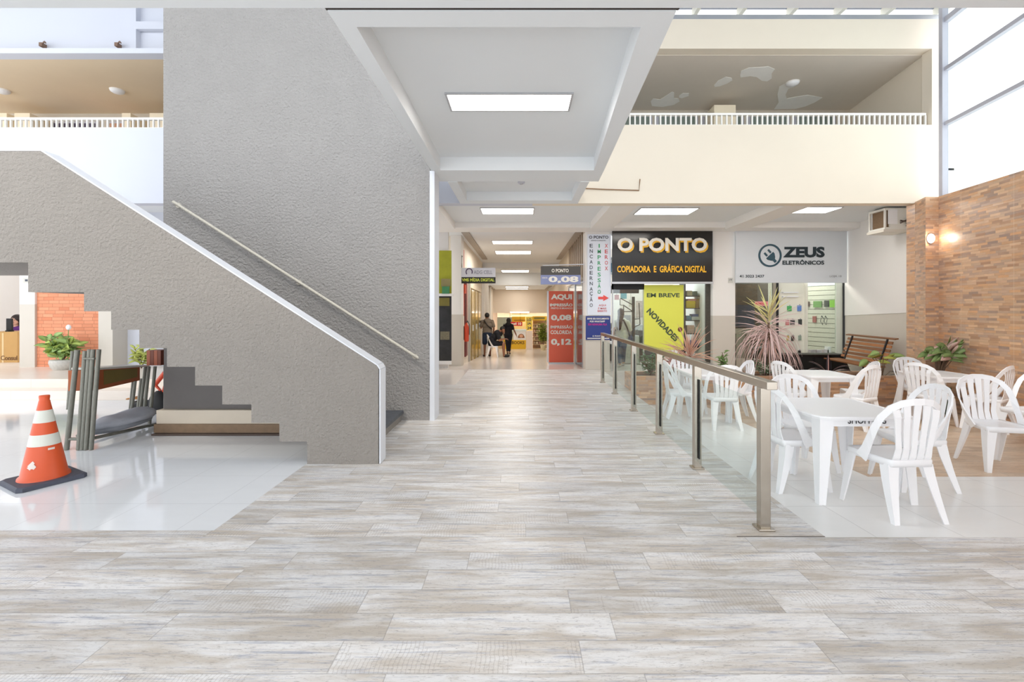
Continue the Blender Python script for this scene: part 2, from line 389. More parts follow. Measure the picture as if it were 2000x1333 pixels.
# ------------------------------------------------------------ upper storey facades
PT = 4.74
struct('wall_facade_right', MB().box(0.2, 7.34, 8.0, 8.2, HS, PT).box(7.22, 7.34, 8.0, 8.2, PT, 6.08).box(0.2, 7.34, 8.0, 8.2, 6.08, 6.60), M_CREAM)
struct('wall_facade_left', MB().box(-14, 0.2, 8.0, 8.2, HS, 4.69).box(-14, 0.2, 8.0, 8.2, 6.0, 6.09), M_WHITEB)
struct('wall_upper_left', MB().box(-14, 0.2, 8.35, 8.5, 6.05, 8.4), M_WHITEB)
struct('ceiling_upper_right', MB().box(0.2, 7.6, 8.2, 11.2, 6.075, 6.25), M_TAN2)
struct('ceiling_upper_left', MB().box(-14, 0.2, 8.2, 11.2, 6.0, 6.2), M_TAN)
struct('wall_upper_back', MB().box(-14, 7.8, 10.47, 10.6, 4.0, 6.1), mat('upper back wall', (206, 196, 180), 0.8))
struct('wall_upper_side', MB().wall((7.25, 8.2), (7.55, 10.47), -0.12, 4.1, 6.08), M_CREAM)
struct('floor_upper', MB().box(-14, 7.8, 8.2, 10.5, 4.0, 4.1), M_WHITE)
# windows along the upper back walls
M_WG = mat('upper window glazing', (138, 150, 142), 0.15, var=0.15, scale=3); M_WP = mat('dark purple glazing', (92, 84, 110), 0.2, var=0.3, scale=5)
k = 0
for x0 in [1.0+i*1.05 for i in range(6)]:
    k += 1; f = struct('window_%d' % k, MB().box(x0, x0+0.95, 10.42, 10.47, 4.3, 5.95), M_MULL)
    MB().box(x0+0.05, x0+0.9, 10.405, 10.42, 4.35, 5.9).build('pane', M_WG, f)
for i in range(8):
    x0 = -13.4+i*1.3; k += 1
    f = struct('window_%d' % k, MB().box(x0, x0+1.1, 10.42, 10.47, 4.3, 5.8), M_MULL)
    MB().box(x0+0.05, x0+1.05, 10.405, 10.42, 4.35, 5.75).build('pane', M_WP if i % 3 else mat('terracotta poster', (196, 150, 122), 0.6), f)
M_CRM2 = mat('cream pillar paint', (246, 232, 206), 0.7)
for a, b in ((1395, 1437),): struct('wall_pillar', MB().box(pX(a, 9.9), pX(b, 9.9), 9.9, 10.4, 4.1, pZ(205, 9.9)), M_CRM2)
for a, b in ((-2, 13), (28, 58), (238, 255), (292, 325)): struct('wall_pillar', MB().box(pX(a, 9.9), pX(b, 9.9), 9.9, 10.4, 4.1, pZ(221, 9.9)), M_CRM2)

# railings on the parapets
def upper_rail(x0, x1, z0, z1, label, step, m):
    t = thing('parapet_railing', label, 'railing', ((x0+x1)/2, 8.1, z0), 0, 'white railings on the upper parapets')
    MB().box(x0, x1, 8.06, 8.12, z1-0.035, z1).build('top_rail', m, t)
    MB().box(x0, x1, 8.06, 8.12, z0+0.0, z0+0.03).build('bottom_rail', m, t)
    n = int((x1-x0)/step)
    for i in range(n+1):
        x = x0+0.02+i*step
        MB().box(x-0.011, x+0.011, 8.075, 8.105, z0+0.03, z1-0.035).build('baluster', m, t)
M_RAILW = mat('white rail paint', (246, 244, 238), 0.5, var=0)
upper_rail(pX(1228, 8.09), pX(1806, 8.09), PT, PT+0.235, 'long white balustrade above the cream wall over the shop signs', 0.0905, M_RAILW)
upper_rail(pX(-40, 8.09), pX(322, 8.09), 4.69, 4.895, 'short white balustrade above the cool white wall behind the staircase', 0.0905, M_RAILW)

# peeled paint patches on the upper ceiling (flush flakes of bare plaster)
def peel(pts):
    D = lambda y: F*(6.075-1.5)/(604-y)
    P = [(pX(x, D(y)), D(y)) for x, y in pts]
    MB().plan(P[::-1], 6.071, 6.076).build('peeled_patch', M_PEEL, UC)
UC = [o for o in C.objects if o.name.startswith('ceiling_upper_right')][0]
z3 = lambda l: [(1100+a*0.45, b*0.45) for a, b in l]
peel(z3([(380, 440), (390, 428), (420, 432), (455, 410), (472, 398), (482, 402), (480, 425), (500, 428), (505, 440), (480, 455), (430, 464), (385, 460)]))
peel(z3([(503, 415), (520, 404), (545, 405), (545, 416), (515, 426), (503, 423)]))
peel(z3([(655, 370), (672, 350), (705, 334), (730, 338), (735, 348), (712, 362), (680, 374), (658, 377)]))
peel(z3([(768, 325), (772, 308), (805, 294), (850, 292), (890, 288), (918, 300), (905, 318), (905, 340), (885, 353), (862, 350), (840, 334), (812, 330), (770, 336)]))
peel(z3([(935, 444), (930, 410), (938, 376), (962, 362), (980, 350), (1012, 350), (1018, 358), (1000, 378), (978, 384), (965, 410), (970, 428), (1010, 420), (1060, 412), (1125, 424), (1090, 445), (1050, 462), (1010, 472), (915, 474)]))

# round bulkhead lamps on the upper left ceiling and the peeled one on the right
def disc_lamp(x, y, H, label):
    D = F*(H-1.5)/(604-y)
    t = thing('ceiling_lamp', label, 'lamp', (pX(x, D), D, H-0.09), 0, None)
    MB().lathe([(0.12, H-0.025), (0.13, H-0.0)], pX(x, D), D, 20).build('base', M_WHITE, t)
    MB().lathe([(0.02, H-0.075), (0.075, H-0.065), (0.115, H-0.04), (0.12, H-0.025)], pX(x, D), D, 20).build('shade', M_WHT, t)
disc_lamp(229, 176, 6.0, 'round white ceiling lamp on the tan ceiling nearest the tall grey wall')
disc_lamp(4, 176, 6.0, 'round white ceiling lamp at the far left end of the tan ceiling')
disc_lamp(1548, 161, 6.07, 'small round white lamp among the peeled paint of the upper ceiling')

# conduit on the cream facade, little brackets on the upper left wall
tag(MB().tube([px(1138, 368, 7.98), px(1180, 370, 7.98), px(1248, 372, 7.98), px(1250, 350, 7.98)], 0.009, 6).build('conduit', mat('brown conduit', (150, 116, 84), .7)), 'thin brown cable running along the cream facade beside the footbridge', 'cable', None)
for x, lb in ((83, 'small rusty bracket on the upper white wall at the far left'), (230, 'small rusty bracket on the upper white wall nearer the grey wall')):
    t = thing('wall_bracket', lb, 'bracket', tuple(px(x, 90, 8.3)))
    MB().box(pX(x-3, 8.3), pX(x+3, 8.3), 8.26, 8.35, pZ(92, 8.3), pZ(85, 8.3)).build('plate', mat('rust', (146, 118, 100), .8, var=.2), t)
    MB().tube([px(x, 85, 8.28), px(x+4, 81, 8.2), px(x+6, 84, 8.15)], 0.012, 6).build('arm', mat('rust', (146, 118, 100), .8), t)
# sky-lit roof
struct('trim_3', MB().box(0.2, 7.4, 8.0, 8.25, 6.60, 6.68), M_ALU)
rf = struct('roof', MB().box(0.0, 7.6, 2.2, 8.25, 6.93, 6.94), M_ROOFG)
for x in (1365, 1455, 1555, 1650, 1745, 1850):
    X = pX(x, 8.0); MB().box(X-0.035, X+0.035, 2.2, 8.25, 6.78, 6.93).build('rafter', mat('rafter paint', (222, 220, 206), 0.6), rf)
rf2 = struct('roof', MB().box(-14, -1.2, 2.2, 8.4, 8.3, 8.31), M_ROOFG)
for i in range(3):
    MB().tube([(-6.9+i*.55, 8.3, 7.55), (-4.2+i*.3, 5.5, 8.0)], 0.045, 8).build('rafter', mat('blue grey roof truss', (196, 204, 222), 0.5), rf2)
MB().box(pX(258, 8.3), pX(270, 8.3), 8.25, 8.35, 6.09, 8.3).build('rafter', M_WHITEB, rf2)
MB().box(pX(270, 8.3), pX(325, 8.3), 8.25, 8.33, 6.58, 6.72).build('rafter', M_WHITEB, rf2)

# ------------------------------------------------------------ right boundary: brick-look wall, pier, glazing
struct('wall_right', MB().wall((Xw(-2.5), -2.5), (Xw(7.62), 7.62), -0.2, -0.5, (3.30, 3.385)), M_STRIP)
struct('wall_pier', MB().plan([(6.77, 7.62), (7.2, 7.62), (7.2, 8.0), (6.92, 8.0)], -0.5, 3.38).plan([(6.92, 8.0), (7.6, 8.0), (7.62, 8.2), (6.94, 8.2)], -0.5, HS-0.004), M_STRIP)
gw = struct('window_glazing', MB().wall((Xw(1.0)+0.1, 1.0), (Xw(7.62)+0.1, 7.62), -0.01, (3.34, 3.385), 6.9), M_GLASS)
for z, h in ((4.59, 0.06), (5.50, 0.065), (6.32, 0.09)):
    MB().wall((Xw(1.0)+0.06, 1.0), (Xw(7.66)+0.06, 7.66), -0.08, z-h/2, z+h/2).build('glazing_bar', M_MULL, gw)
MB().wall((Xw(7.58)+0.03, 7.58), (Xw(7.66)+0.03, 7.66), -0.09, 3.38, 6.7).build('glazing_bar', M_MULL, gw)
MB().wall((Xw(2.6)+0.03, 2.6), (Xw(2.68)+0.03, 2.68), -0.09, 3.34, 6.7).build('glazing_bar', M_MULL, gw)
# side wall of the gallery with the slanting dado
wa, wb = (7.61, 8.2), (8.04, 11.3)
struct('wall_side_dado', MB().wall(wa, wb, -0.15, -0.3, (1.46, 1.335)), M_DADO)
struct('wall_side', MB().wall((7.60, 8.2), (8.03, 11.3), -0.15, (1.462, 1.337), HC), M_WHITE)

# ------------------------------------------------------------ shop front line: pillars and walls
def pillar(x0, x1, y0, y1, zb, zt_, dado=1.335):
    struct('wall_pillar', MB().box(x0, x1, y0, y1, zb, dado), M_DADO)
    struct('wall_pillar', MB().box(x0, x1, y0, y1, dado, zt_), M_WHITE)
pillar(1.59, 2.19, 11.25, 11.7, -0.1, 3.41)
pillar(4.74, 5.29, 11.25, 11.7, -0.1, 3.41)
pillar(pX(880, 12.5), pX(901, 12.5), 12.5, 13.0, -0.2, HC, 1.35)
struct('wall_over_shops', MB().box(2.19, 8.2, 11.3, 11.7, 3.38, HC+0.3), M_WHITE)
# ------------------------------------------------------------ left ground floor gallery
struct('wall_brick', MB().box(pX(68, 9.44), pX(192, 9.44), 9.44, 9.7, 0.3, HC), M_BRICK)
for a, b, d in ((38, 68, 9.4), (192, 220, 9.25)):
    struct('wall_pillar', MB().box(pX(a, d), pX(b, d), d, d+0.4, 0.3, 1.6), M_DADO)
    struct('wall_pillar', MB().box(pX(a, d), pX(b, d), d, d+0.4, 1.6, HC), M_WHITE)
struct('wall_left_gallery', MB().box(pX(220, 9.6), -2.4, 9.6, 9.75, 0.3, HC), M_WHITEB)
struct('wall_left_room', MB().box(-14, -9.6, 12.6, 12.8, 0.3, HC), M_WHITE)
struct('wall_left_end', MB().box(-14.1, -13.9, 7.8, 12.8, 0.3, HC), M_WHITE)

# ------------------------------------------------------------ tall grey stair wall and plinth
DW = 6.13
struct('wall_stair', MB().prism([(pX(319, DW), 0.0), (-1.23, 0.0), (-1.23, 8.6), (pX(319, DW), 8.6)], DW, DW+0.25), M_STUC)
struct('wall_stair_end', MB().box(-1.229, -1.165, DW-0.02, DW+0.32, 0.0, HS-0.002), M_CAP)
st = thing('stair_plinth', 'low cream plinth with a brown board front under the grey stairs', 'plinth', (-3.5, 5.46, 0))
MB().box(pX(305, 5.46), -2.15, 5.46, DW-0.005, 0.12, 0.285).build('block', mat('cream plinth', (216, 204, 186), 0.7), st, 0.005)
MB().box(pX(303, 5.46), -2.15, 5.44, DW-0.02, 0.02, 0.12).build('board', mat('brown plinth board', (150, 124, 98), 0.7, var=0.2, scale=12), st)
MB().box(pX(298, 5.40), -2.15, 5.38, DW-0.02, 0.0, 0.02).build('foot_board', mat('dark foot board', (84, 70, 62), 0.7), st)
# ------------------------------------------------------------ staircase
D0, D1, D2 = 4.40, 4.56, 6.12
stair = thing('staircase', 'grey stucco staircase with saw-tooth underside and white-capped parapet', 'staircase', (-3.0, 4.5, 0))
q = lambda x, y: (pX(x, D0), pZ(y, D0))
zig = [(600, 907), (600, 863), (545.6, 863), (545.6, 826.5), (491, 826.5), (491, 790.5), (434, 790.5), (434, 753.5), (381, 753.5), (381, 717), (326, 717), (326, 680.5), (272, 680.5), (272, 644.5), (217, 644.5), (217, 608.5), (164, 608.5), (164, 571), (55, 571), (55, 513), (-560, 513)]
poly = [q(-560, 295), q(80, 295), q(736, 714), q(739, 722), q(739, 907)]+[q(x, y) for x, y in zig]
MB().prism(poly[::-1], D0, D1).build('parapet', M_STUCD, stair)
cap = [q(-560, 295), q(80, 295), q(736, 714), q(741, 722), q(741, 906)]
bc = MB()
for i in range(4):
    (xa, za), (xb, zb) = cap[i], cap[i+1]
    d = Vector((xb-xa, 0, zb-za)).normalized(); nn = Vector((-d.z, 0, d.x))
    if nn.z < 0 and i < 3: nn = -nn
    if i == 3: nn = Vector((1, 0, 0))
    t_ = 0.012
    P = [Vector((xa, 0, za)), Vector((xb, 0, zb)), Vector((xb, 0, zb))+nn*t_, Vector((xa, 0, za))+nn*t_]
    bc.prism([(p.x, p.z) for p in P], D0-0.004, D1+0.004)
bc.build('coping', M_CAP, stair)
# stepped slab
top = [(pX(x, D0), pZ(y, D0)) for x, y in zig]
M_SLATE = mat('dark slate tread', (98, 102, 110), 0.5, var=0.25, scale=14)
slab = MB()
pr = [(x-0.03, z) for x, z in top]
for i in range(0, len(zig)-1, 2):
    pass
x = pX(600, D0); z = 0.0; steps = []
xs = [600, 545.6, 491, 434, 381, 326, 272, 217, 164, 109, 55]
ys = [907, 863, 826.5, 790.5, 753.5, 717, 680.5, 644.5, 608.5, 571, 536]
sx = [pX(a, D0) for a in xs]; sz = [pZ(b, D0) for b in ys]; sz[0] = 0.0
for i in range(len(xs)-1):
    x1 = sx[i]; x0 = sx[i+1]; zb = sz[i+1] if i < 8 else pZ(571, D0)+(i-8)*0.0
    if i == 9: zb = pZ(571, D0)
    slab.box(x0, x1, D1, D2-0.005, zb, zb+0.36)
slab.box(pX(-560, D0), sx[-1], D1, D2-0.005, pZ(513, D0), pZ(513, D0)+0.2)
slab.box(sx[0], sx[0]+0.02+0.44, D1, D2-0.005, 0.0, 0.1)
slab.build('flight', M_STUCD, stair)
tz = 0.1; tx = sx[0]+0.46
MB().box(sx[0]-0.02, tx+0.03, D1+0.01, D2-0.01, 0.1, 0.14).build('tread', M_SLATE, stair)
for i in range(len(xs)-1):
    zb = (sz[i+1] if i < 8 else pZ(571, D0))+0.36
    MB().box(sx[i+1]-0.0, sx[i]+0.03, D1+0.01, D2-0.01, zb, zb+0.03).build('tread', M_SLATE, stair)
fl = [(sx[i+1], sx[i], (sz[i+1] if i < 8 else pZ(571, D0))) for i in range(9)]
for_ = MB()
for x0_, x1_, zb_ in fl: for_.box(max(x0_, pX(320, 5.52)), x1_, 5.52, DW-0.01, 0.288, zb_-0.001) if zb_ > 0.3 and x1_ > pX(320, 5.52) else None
struct('wall_under_stair', for_, mat('grey with under-stair shade', (112, 108, 106), .9, var=.05, bump=.3, bscale=40))  # infill below the flight; the shade there is put into its darker grey
# wall handrail
M_HR = mat('chipped white rail paint', (232, 226, 212), 0.5, var=0.25, scale=40)
hr = thing('wall_handrail', 'thin chipped white handrail slanting across the tall grey wall', 'handrail', (-2.8, 6.0, 1))
Dh = 6.03; a = px(338, 394, Dh); b = px(817, 700, Dh)
MB().tube([a, a.lerp(b, .5), b], 0.019, 10).build('rail', M_HR, hr)
for t_ in (0.0, 0.5, 0.98):
    p = a.lerp(b, t_); 
    bk = MB().tube([p, p+Vector((0, 0.05, -0.03)), Vector((p.x, DW, p.z-0.03))], 0.012, 8)
    M_ = Matrix.Translation(Vector((p.x, DW-0.006, p.z-0.03))) @ Matrix.Rotation(R(90), 4, 'X')
    bk.lathe([(0.035, -0.006), (0.035, 0.006)], 0, 0, 14, True, M_)
    bk.build('bracket', M_HR, hr)

# ------------------------------------------------------------ glass guard rail along the walkway
gr = thing('guard_rail', 'stainless steel guard rail with glass panels beside the walkway', 'railing', (1.65, 6, 0))
posts = [(1488, 1033), (1357, 915), (1286, 848), (1237, 803), (1204, 770), (1179, 748)]
PD = [F*1.5/(y-604) for _, y in posts]
XR = 1.655; hh = 0.965
for i, D in enumerate(PD):
    x = XR
    po = MB().box(x-0.034, x+0.034, D-0.03, D+0.03, 0.012, hh).build('post', M_STEEL, gr, 0.004)
    MB().box(x-0.055, x+0.055, D-0.05, D+0.05, 0.0, 0.014).build('base_plate', M_STEEL, po, 0.003)
MB().box(XR-0.035, XR+0.035, PD[0]-0.11, PD[-1]+0.03, hh, hh+0.055).build('top_rail', M_STEEL, gr, 0.004)
for i in range(5):
    a_, b_ = PD[i]+0.05, PD[i+1]-0.05
    M_ = MB().box(XR+0.0, XR+0.01, a_, b_, 0.06, 0.86).build('glass_panel', M_GLASS, gr)
    MB().box(XR-0.002, XR+0.012, a_-0.012, a_, 0.10, 0.84).box(XR-0.002, XR+0.012, b_, b_+0.012, 0.10, 0.84).build('glazing_clip', M_BLKM, gr)

# ------------------------------------------------------------ flat ceiling light panels
def panel(x0, x1, y0, y1, H, label, group='white ceiling light panels', m=None):
    """pixel corners of the near edge (x0,x1 at y0) and the far edge y1 on a ceiling of height H"""
    Da = F*(H-1.5)/(604-y0); Db = F*(H-1.5)/(604-y1)
    xa, xb = pX(x0, Da), pX(x1, Da)
    t = thing('ceiling_light', label, 'light', ((xa+xb)/2, (Da+Db)/2, H-0.02), 0, group)
    MB().box(xa-0.02, xb+0.02, Da-0.02, Da, H-0.018, H+0.02).box(xa-0.02, xb+0.02, Db, Db+0.02, H-0.018, H+0.02).box(xa-0.02, xa, Da, Db, H-0.018, H+0.02).box(xb, xb+0.02, Da, Db, H-0.018, H+0.02).build('frame', M_ALU, t)
    MB().box(xa, xb, Da, Db, H-0.012, H+0.0).build('diffuser', m or (M_LAMP2 if Da > 11.4 else M_LAMP), t)
panel(873, 1116, 182, 213, HC, 'large flat light panel in the footbridge ceiling beside the tall grey wall')
panel(939, 1042, 406, 417, HC, 'flat light panel on the gallery ceiling just past the footbridge')
panel(1253, 1364, 406, 418, HC, 'flat light panel on the gallery ceiling above the black shop sign')
panel(1527, 1645, 404, 415, HC, 'flat light panel on the gallery ceiling above the silver shop sign')
Hc = HC-0.01
panel(961, 1040, 470, 476, Hc, 'first slim light panel on the corridor ceiling between the ceiling channels')
panel(967, 1037, 490, 496, Hc, 'second slim light panel on the corridor ceiling between the ceiling channels')
panel(979, 1033, 527.5, 531.5, 3.285, 'slim light panel on the dropped corridor ceiling behind the hanging signs')
panel(987, 1032, 559.5, 561.3, 2.68, 'upper of two slim light panels on the low ceiling near the corridor end')
panel(988, 1031, 563.6, 565, 2.68, 'lower of two slim light panels on the low ceiling near the corridor end')
t = thing('ceiling_light', 'slim light tube over the yellow shops at the corridor end', 'light', (0, 27.4, 1.3))
MB().box(pX(996, 27.4), pX(1034, 27.4), 27.42, 27.5, 1.29, 1.34).build('frame', M_WHT, t)
MB().box(pX(997, 27.4), pX(1033, 27.4), 27.38, 27.42, 1.28, 1.33).build('diffuser', M_LAMP2, t)
# ceiling channels
M_CH = mat('grey ceiling channel', (170, 160, 148), 0.6)
for nm, x0 in (('brown-grey channel on the corridor ceiling above the left hanging sign', -1.57), ('brown-grey channel on the corridor ceiling above the right hanging sign', 1.42)):
    tag(MB().box(x0, x0+0.2, 11.9, 18.4, Hc-0.03, Hc-0.002).build('ceiling_channel', M_CH), nm, 'channel')
for nm, x0 in (('short dark channel on the low ceiling at the corridor end, far left', -1.7), ('short dark channel on the low ceiling at the corridor end, far right', 1.4)):
    tag(MB().box(x0, x0+0.16, 23, 27, 2.65, 2.679).build('ceiling_channel', M_CH), nm, 'channel')
# smoke detector
t = thing('smoke_detector', 'small round smoke detector under the short second footbridge ceiling', 'detector', (0, 7.1, 3.44))
MB().lathe([(0.05, 3.445), (0.055, 3.47), (0.055, 3.499)], 0.0, 7.05, 16).build('body', mat('detector plastic', (206, 208, 220), 0.4), t)
MB().lathe([(0.02, 3.43), (0.025, 3.445)], 0.0, 7.05, 12).build('sensor', M_ALU, t)

# ------------------------------------------------------------ chairs and tables
def chair_parts(t, m):
    def ring(z, s, k=0.0):
        pts = []
        for (cx, cy, a0) in ((0.205, 0.185, 0), (-0.205, 0.185, 90), (-0.165, -0.185, 180), (0.165, -0.185, 270)):
            for j in range(4):
                a = R(a0+j*30); r = 0.03
                pts.append(((cx-math.copysign(r, cx)+r*math.cos(a))*s, (cy-math.copysign(r, cy)+r*math.sin(a))*s, z))
        return pts
    n = 16; levels = [(0.385, 0.975), (0.385, 1.0), (0.425, 1.01), (0.438, 0.985), (0.430, 0.88), (0.424, 0.55), (0.400, 0.90), (0.400, 0.955)]
    b = MB(); vs = []; fs = []
    for z, s in levels[:6]: vs += ring(z, s)
    for i in range(5):
        for k_ in range(n): fs.append((i*n+k_, i*n+(k_+1) % n, (i+1)*n+(k_+1) % n, (i+1)*n+k_))
    fs.append(tuple(range(5*n, 6*n)))
    b.add(vs, fs, True)
    vs2 = ring(0.385, 0.975)+ring(0.405, 0.96); fs2 = [(k_, k_+n, (k_+1) % n+n, (k_+1) % n) for k_ in range(n)]+[tuple(range(2*n-1, n-1, -1))]
    b.add(vs2, fs2); b.build('seat', m, t, world=False)
    # arched back frame
    half = [(-0.212, 0.02, 0.40), (-0.222, -0.03, 0.47), (-0.232, -0.08, 0.56), (-0.236, -0.125, 0.65), (-0.222, -0.165, 0.74), (-0.180, -0.200, 0.81), (-0.115, -0.222, 0.848), (-0.04, -0.233, 0.862)]
    pts = half+[(-x_, y_, z_) for x_, y_, z_ in half[::-1]]
    nr = []
    for p in pts:
        k_ = max(0.0, min(1.0, (p[2]-0.5)/0.35)); s_ = math.copysign(1, p[0])
        nr.append((s_*(1-k_*0.85), -0.25-0.8*k_, 0.15*k_))
    wd = [0.085, 0.062, 0.052, 0.048, 0.046, 0.046, 0.046, 0.048]; wd = wd+wd[::-1]
    b = MB().band(pts, nr, wd, 0.012)
    b.build('back_frame', m, t, world=False)
    for i in range(5):
        u = (i-2)/2.0
        bx, txp = u*0.118, u*0.150; zt_ = 0.855-0.045*u*u; yt = -0.229+0.018*abs(u)
        p = [(bx*0.98, -0.165, 0.415), (bx, -0.183, 0.455), (bx*0.97, -0.196, 0.52), (bx+(txp-bx)*0.35, -0.205, 0.64), (bx+(txp-bx)*0.7, -0.218, 0.75), (txp, yt, zt_-0.01)]
        MB().band(p, [(0, -1, 0.1)]*6, [0.054, 0.050, 0.043, 0.042, 0.048, 0.055], 0.007).build('slat', m, t, world=False)
    for sx_ in (-1, 1):
        for fr in (1, -1):
            if fr > 0: P0, P1 = (0.204*sx_, 0.178), (0.232*sx_, 0.215)
            else: P0, P1 = (0.168*sx_, -0.170), (0.200*sx_, -0.262)
            b = MB(); vs = []; L = 5
            for j in range(L):
                t_ = j/(L-1); z = 0.40*(1-t_); x_ = P0[0]+(P1[0]-P0[0])*t_; y_ = P0[1]+(P1[1]-P0[1])*(t_**1.25)
                w_ = 0.082*(1-t_)+0.036*t_; th = 0.009
                ix, iy = -sx_, -fr
                vs += [(x_, y_, z), (x_+ix*w_, y_, z), (x_+ix*w_, y_+iy*th, z), (x_+ix*th, y_+iy*th, z), (x_+ix*th, y_+iy*w_, z), (x_, y_+iy*w_, z)]
            fs = [tuple(range(6)), tuple(range(L*6-1, L*6-7, -1))]
            for j in range(L-1):
                for k_ in range(6): fs.append((j*6+k_, j*6+(k_+1) % 6, j*6+6+(k_+1) % 6, j*6+6+k_))
            b.add(vs, fs); b.build('leg', m, t, world=False)
def dup(root, loc, rz, label, group=None, scale=None):
    r_ = root.copy(); C.objects.link(r_); r_.location = loc; r_.rotation_euler = (0, 0, rz); r_['label'] = label
    if group: r_['group'] = group
    for ch in root.children:
        c_ = ch.copy(); C.objects.link(c_); c_.parent = r_
        for g_ in ch.children:
            d_ = g_.copy(); C.objects.link(d_); d_.parent = c_
    return r_
def groundz(x, y): return zt(x, y) if x > 2 else 0.0
CG = 'white plastic chairs on the terrace'
FIRST = None
def chair(x, y, face, label, group=CG, z=None, m=None):
    """face: direction the sitter looks, degrees from +X"""
    global FIRST
    rz = R(face-90); z = groundz(x, y) if z is None else z
    tilt = 0.0
    if FIRST is None:
        FIRST = thing('plastic_chair', label, 'chair', (0, 0, 0), 0, group); chair_parts(FIRST, M_PLAST)
        FIRST.location = (x, y, z); FIRST.rotation_euler = (0, 0, rz); return FIRST
    return dup(FIRST, (x, y, z), rz, label, group)
# front table
chair(2.79, 3.44, 93, 'white slatted chair seen from behind, nearest the camera at the front table')
chair(2.36, 4.0, 8, 'white slatted chair right behind the end post of the steel guard rail')
chair(2.78, 4.5, -88, 'white slatted chair at the front table facing the camera from its far side')
chair(3.42, 4.0, 172, 'white slatted chair turned to the front table from its wall side')
# table by the rail
chair(2.36, 6.75, -6, 'white chair seen side-on through the glass rail, closest to the rail')
chair(2.72, 7.42, -88, 'white chair behind the glass rail facing the camera, back against the planter')
chair(2.76, 6.3, 88, 'white chair seen from behind through the glass rail panel')
chair(3.22, 6.85, 174, 'white chair beyond the glass rail turned towards the rail')
# table in front of the black planter plants
chair(4.02, 6.75, 12, 'white chair on the rail side of the middle table by the pink-striped plants')
chair(4.62, 6.28, 112, 'white chair seen from behind at the middle table below the wooden bench')
chair(4.98, 6.72, 160, 'white chair below the wooden bench, behind the one turned away from view')
# table by the brick-look wall
chair(5.78, 6.45, 14, 'white chair in front of the potted pink-green plant, at the wall table')
chair(6.25, 7.2, -95, 'white chair at the wall table with its back to the brick-look wall')
chair(6.3, 6.15, 118, 'beige-shaded white chair overlapping another by the brick-look wall')
chair(4.68, 4.48, -100, 'white chair facing the camera on its own at the frame edge, no table before it')
chair(5.85, 5.2, 190, 'white chair cut by the picture edge beside the brick-look wall')

def table_at(cx, cy, s, label, H=0.70):
    z = groundz(cx, cy); h = s/2
    t = thing('plastic_table', label, 'table', (cx, cy, z), 0, 'white square plastic tables')
    pts = []
    for i in range(48):
        a = 2*math.pi*i/48; c_, s_ = math.cos(a), math.sin(a); n_ = 7.0
        r_ = (abs(c_)**n_+abs(s_)**n_)**(-1/n_)*h*(1+0.012*math.cos(8*a))
        pts.append((cx+r_*c_, cy+r_*s_))
    b = MB(); n = 48; vs = []; fs = []
    for z_, k_ in ((H-0.03, 0.985), (H-0.012, 1.0), (H-0.002, 0.99), (H, 0.96), (H-0.004, 0.93)):
        vs += [(cx+(x_-cx)*k_, cy+(y_-cy)*k_, z+z_) for x_, y_ in pts]
    for i in range(4):
        for j in range(n): fs.append((i*n+j, i*n+(j+1) % n, (i+1)*n+(j+1) % n, (i+1)*n+j))
    fs += [tuple(range(4*n, 5*n)), tuple(range(n-1, -1, -1))]
    b.add(vs, fs); b.build('table_top', M_PLAST, t)
    e = h-0.05; ap = MB()
    for (x0, x1, y0, y1) in ((-e, e, -e, -e+0.008), (-e, e, e-0.008, e), (-e, -e+0.008, -e, e), (e-0.008, e, -e, e)):
        ap.box(cx+x0, cx+x1, cy+y0, cy+y1, z+H-0.085, z+H-0.028)
    ap.build('apron', M_PLAST, t)
    for sx_ in (-1, 1):
        for sy_ in (-1, 1):
            b = MB(); vs = []; L = 4
            for j in range(L):
                u = j/(L-1); zz = (H-0.03)*(1-u); o_ = h-0.035+0.02*u; w_ = 0.11*(1-u)+0.052*u; th = 0.01
                x_, y_ = cx+sx_*o_, cy+sy_*o_
                vs += [(x_, y_, z+zz), (x_-sx_*w_, y_, z+zz), (x_-sx_*w_, y_-sy_*th, z+zz), (x_-sx_*th, y_-sy_*th, z+zz), (x_-sx_*th, y_-sy_*w_, z+zz), (x_, y_-sy_*w_, z+zz)]
            fs = [tuple(range(6)), tuple(range(L*6-1, L*6-7, -1))]
            for j in range(L-1):
                for k_ in range(6): fs.append((j*6+k_, j*6+(k_+1) % 6, j*6+6+(k_+1) % 6, j*6+6+k_))
            b.add(vs, fs); b.build('leg', M_PLAST, t)
    return t
T1 = table_at(2.70, 3.92, 0.80, 'white square plastic table with SHOPPING printed on its side')
M_INK = mat('black print', (40, 40, 44), 0.5, var=0)
letters(T1, 'SHOPPING', 2.56, 2.86, 0.60, 0.655, 3.57, M_INK, 0.01)
table_at(2.84, 6.98, 0.72, 'white square plastic table seen through the glass guard rail')
table_at(4.42, 6.75, 0.72, 'white square plastic table in front of the wooden bench')
table_at(6.13, 6.68, 0.72, 'white square plastic table nearest the brick-look wall')
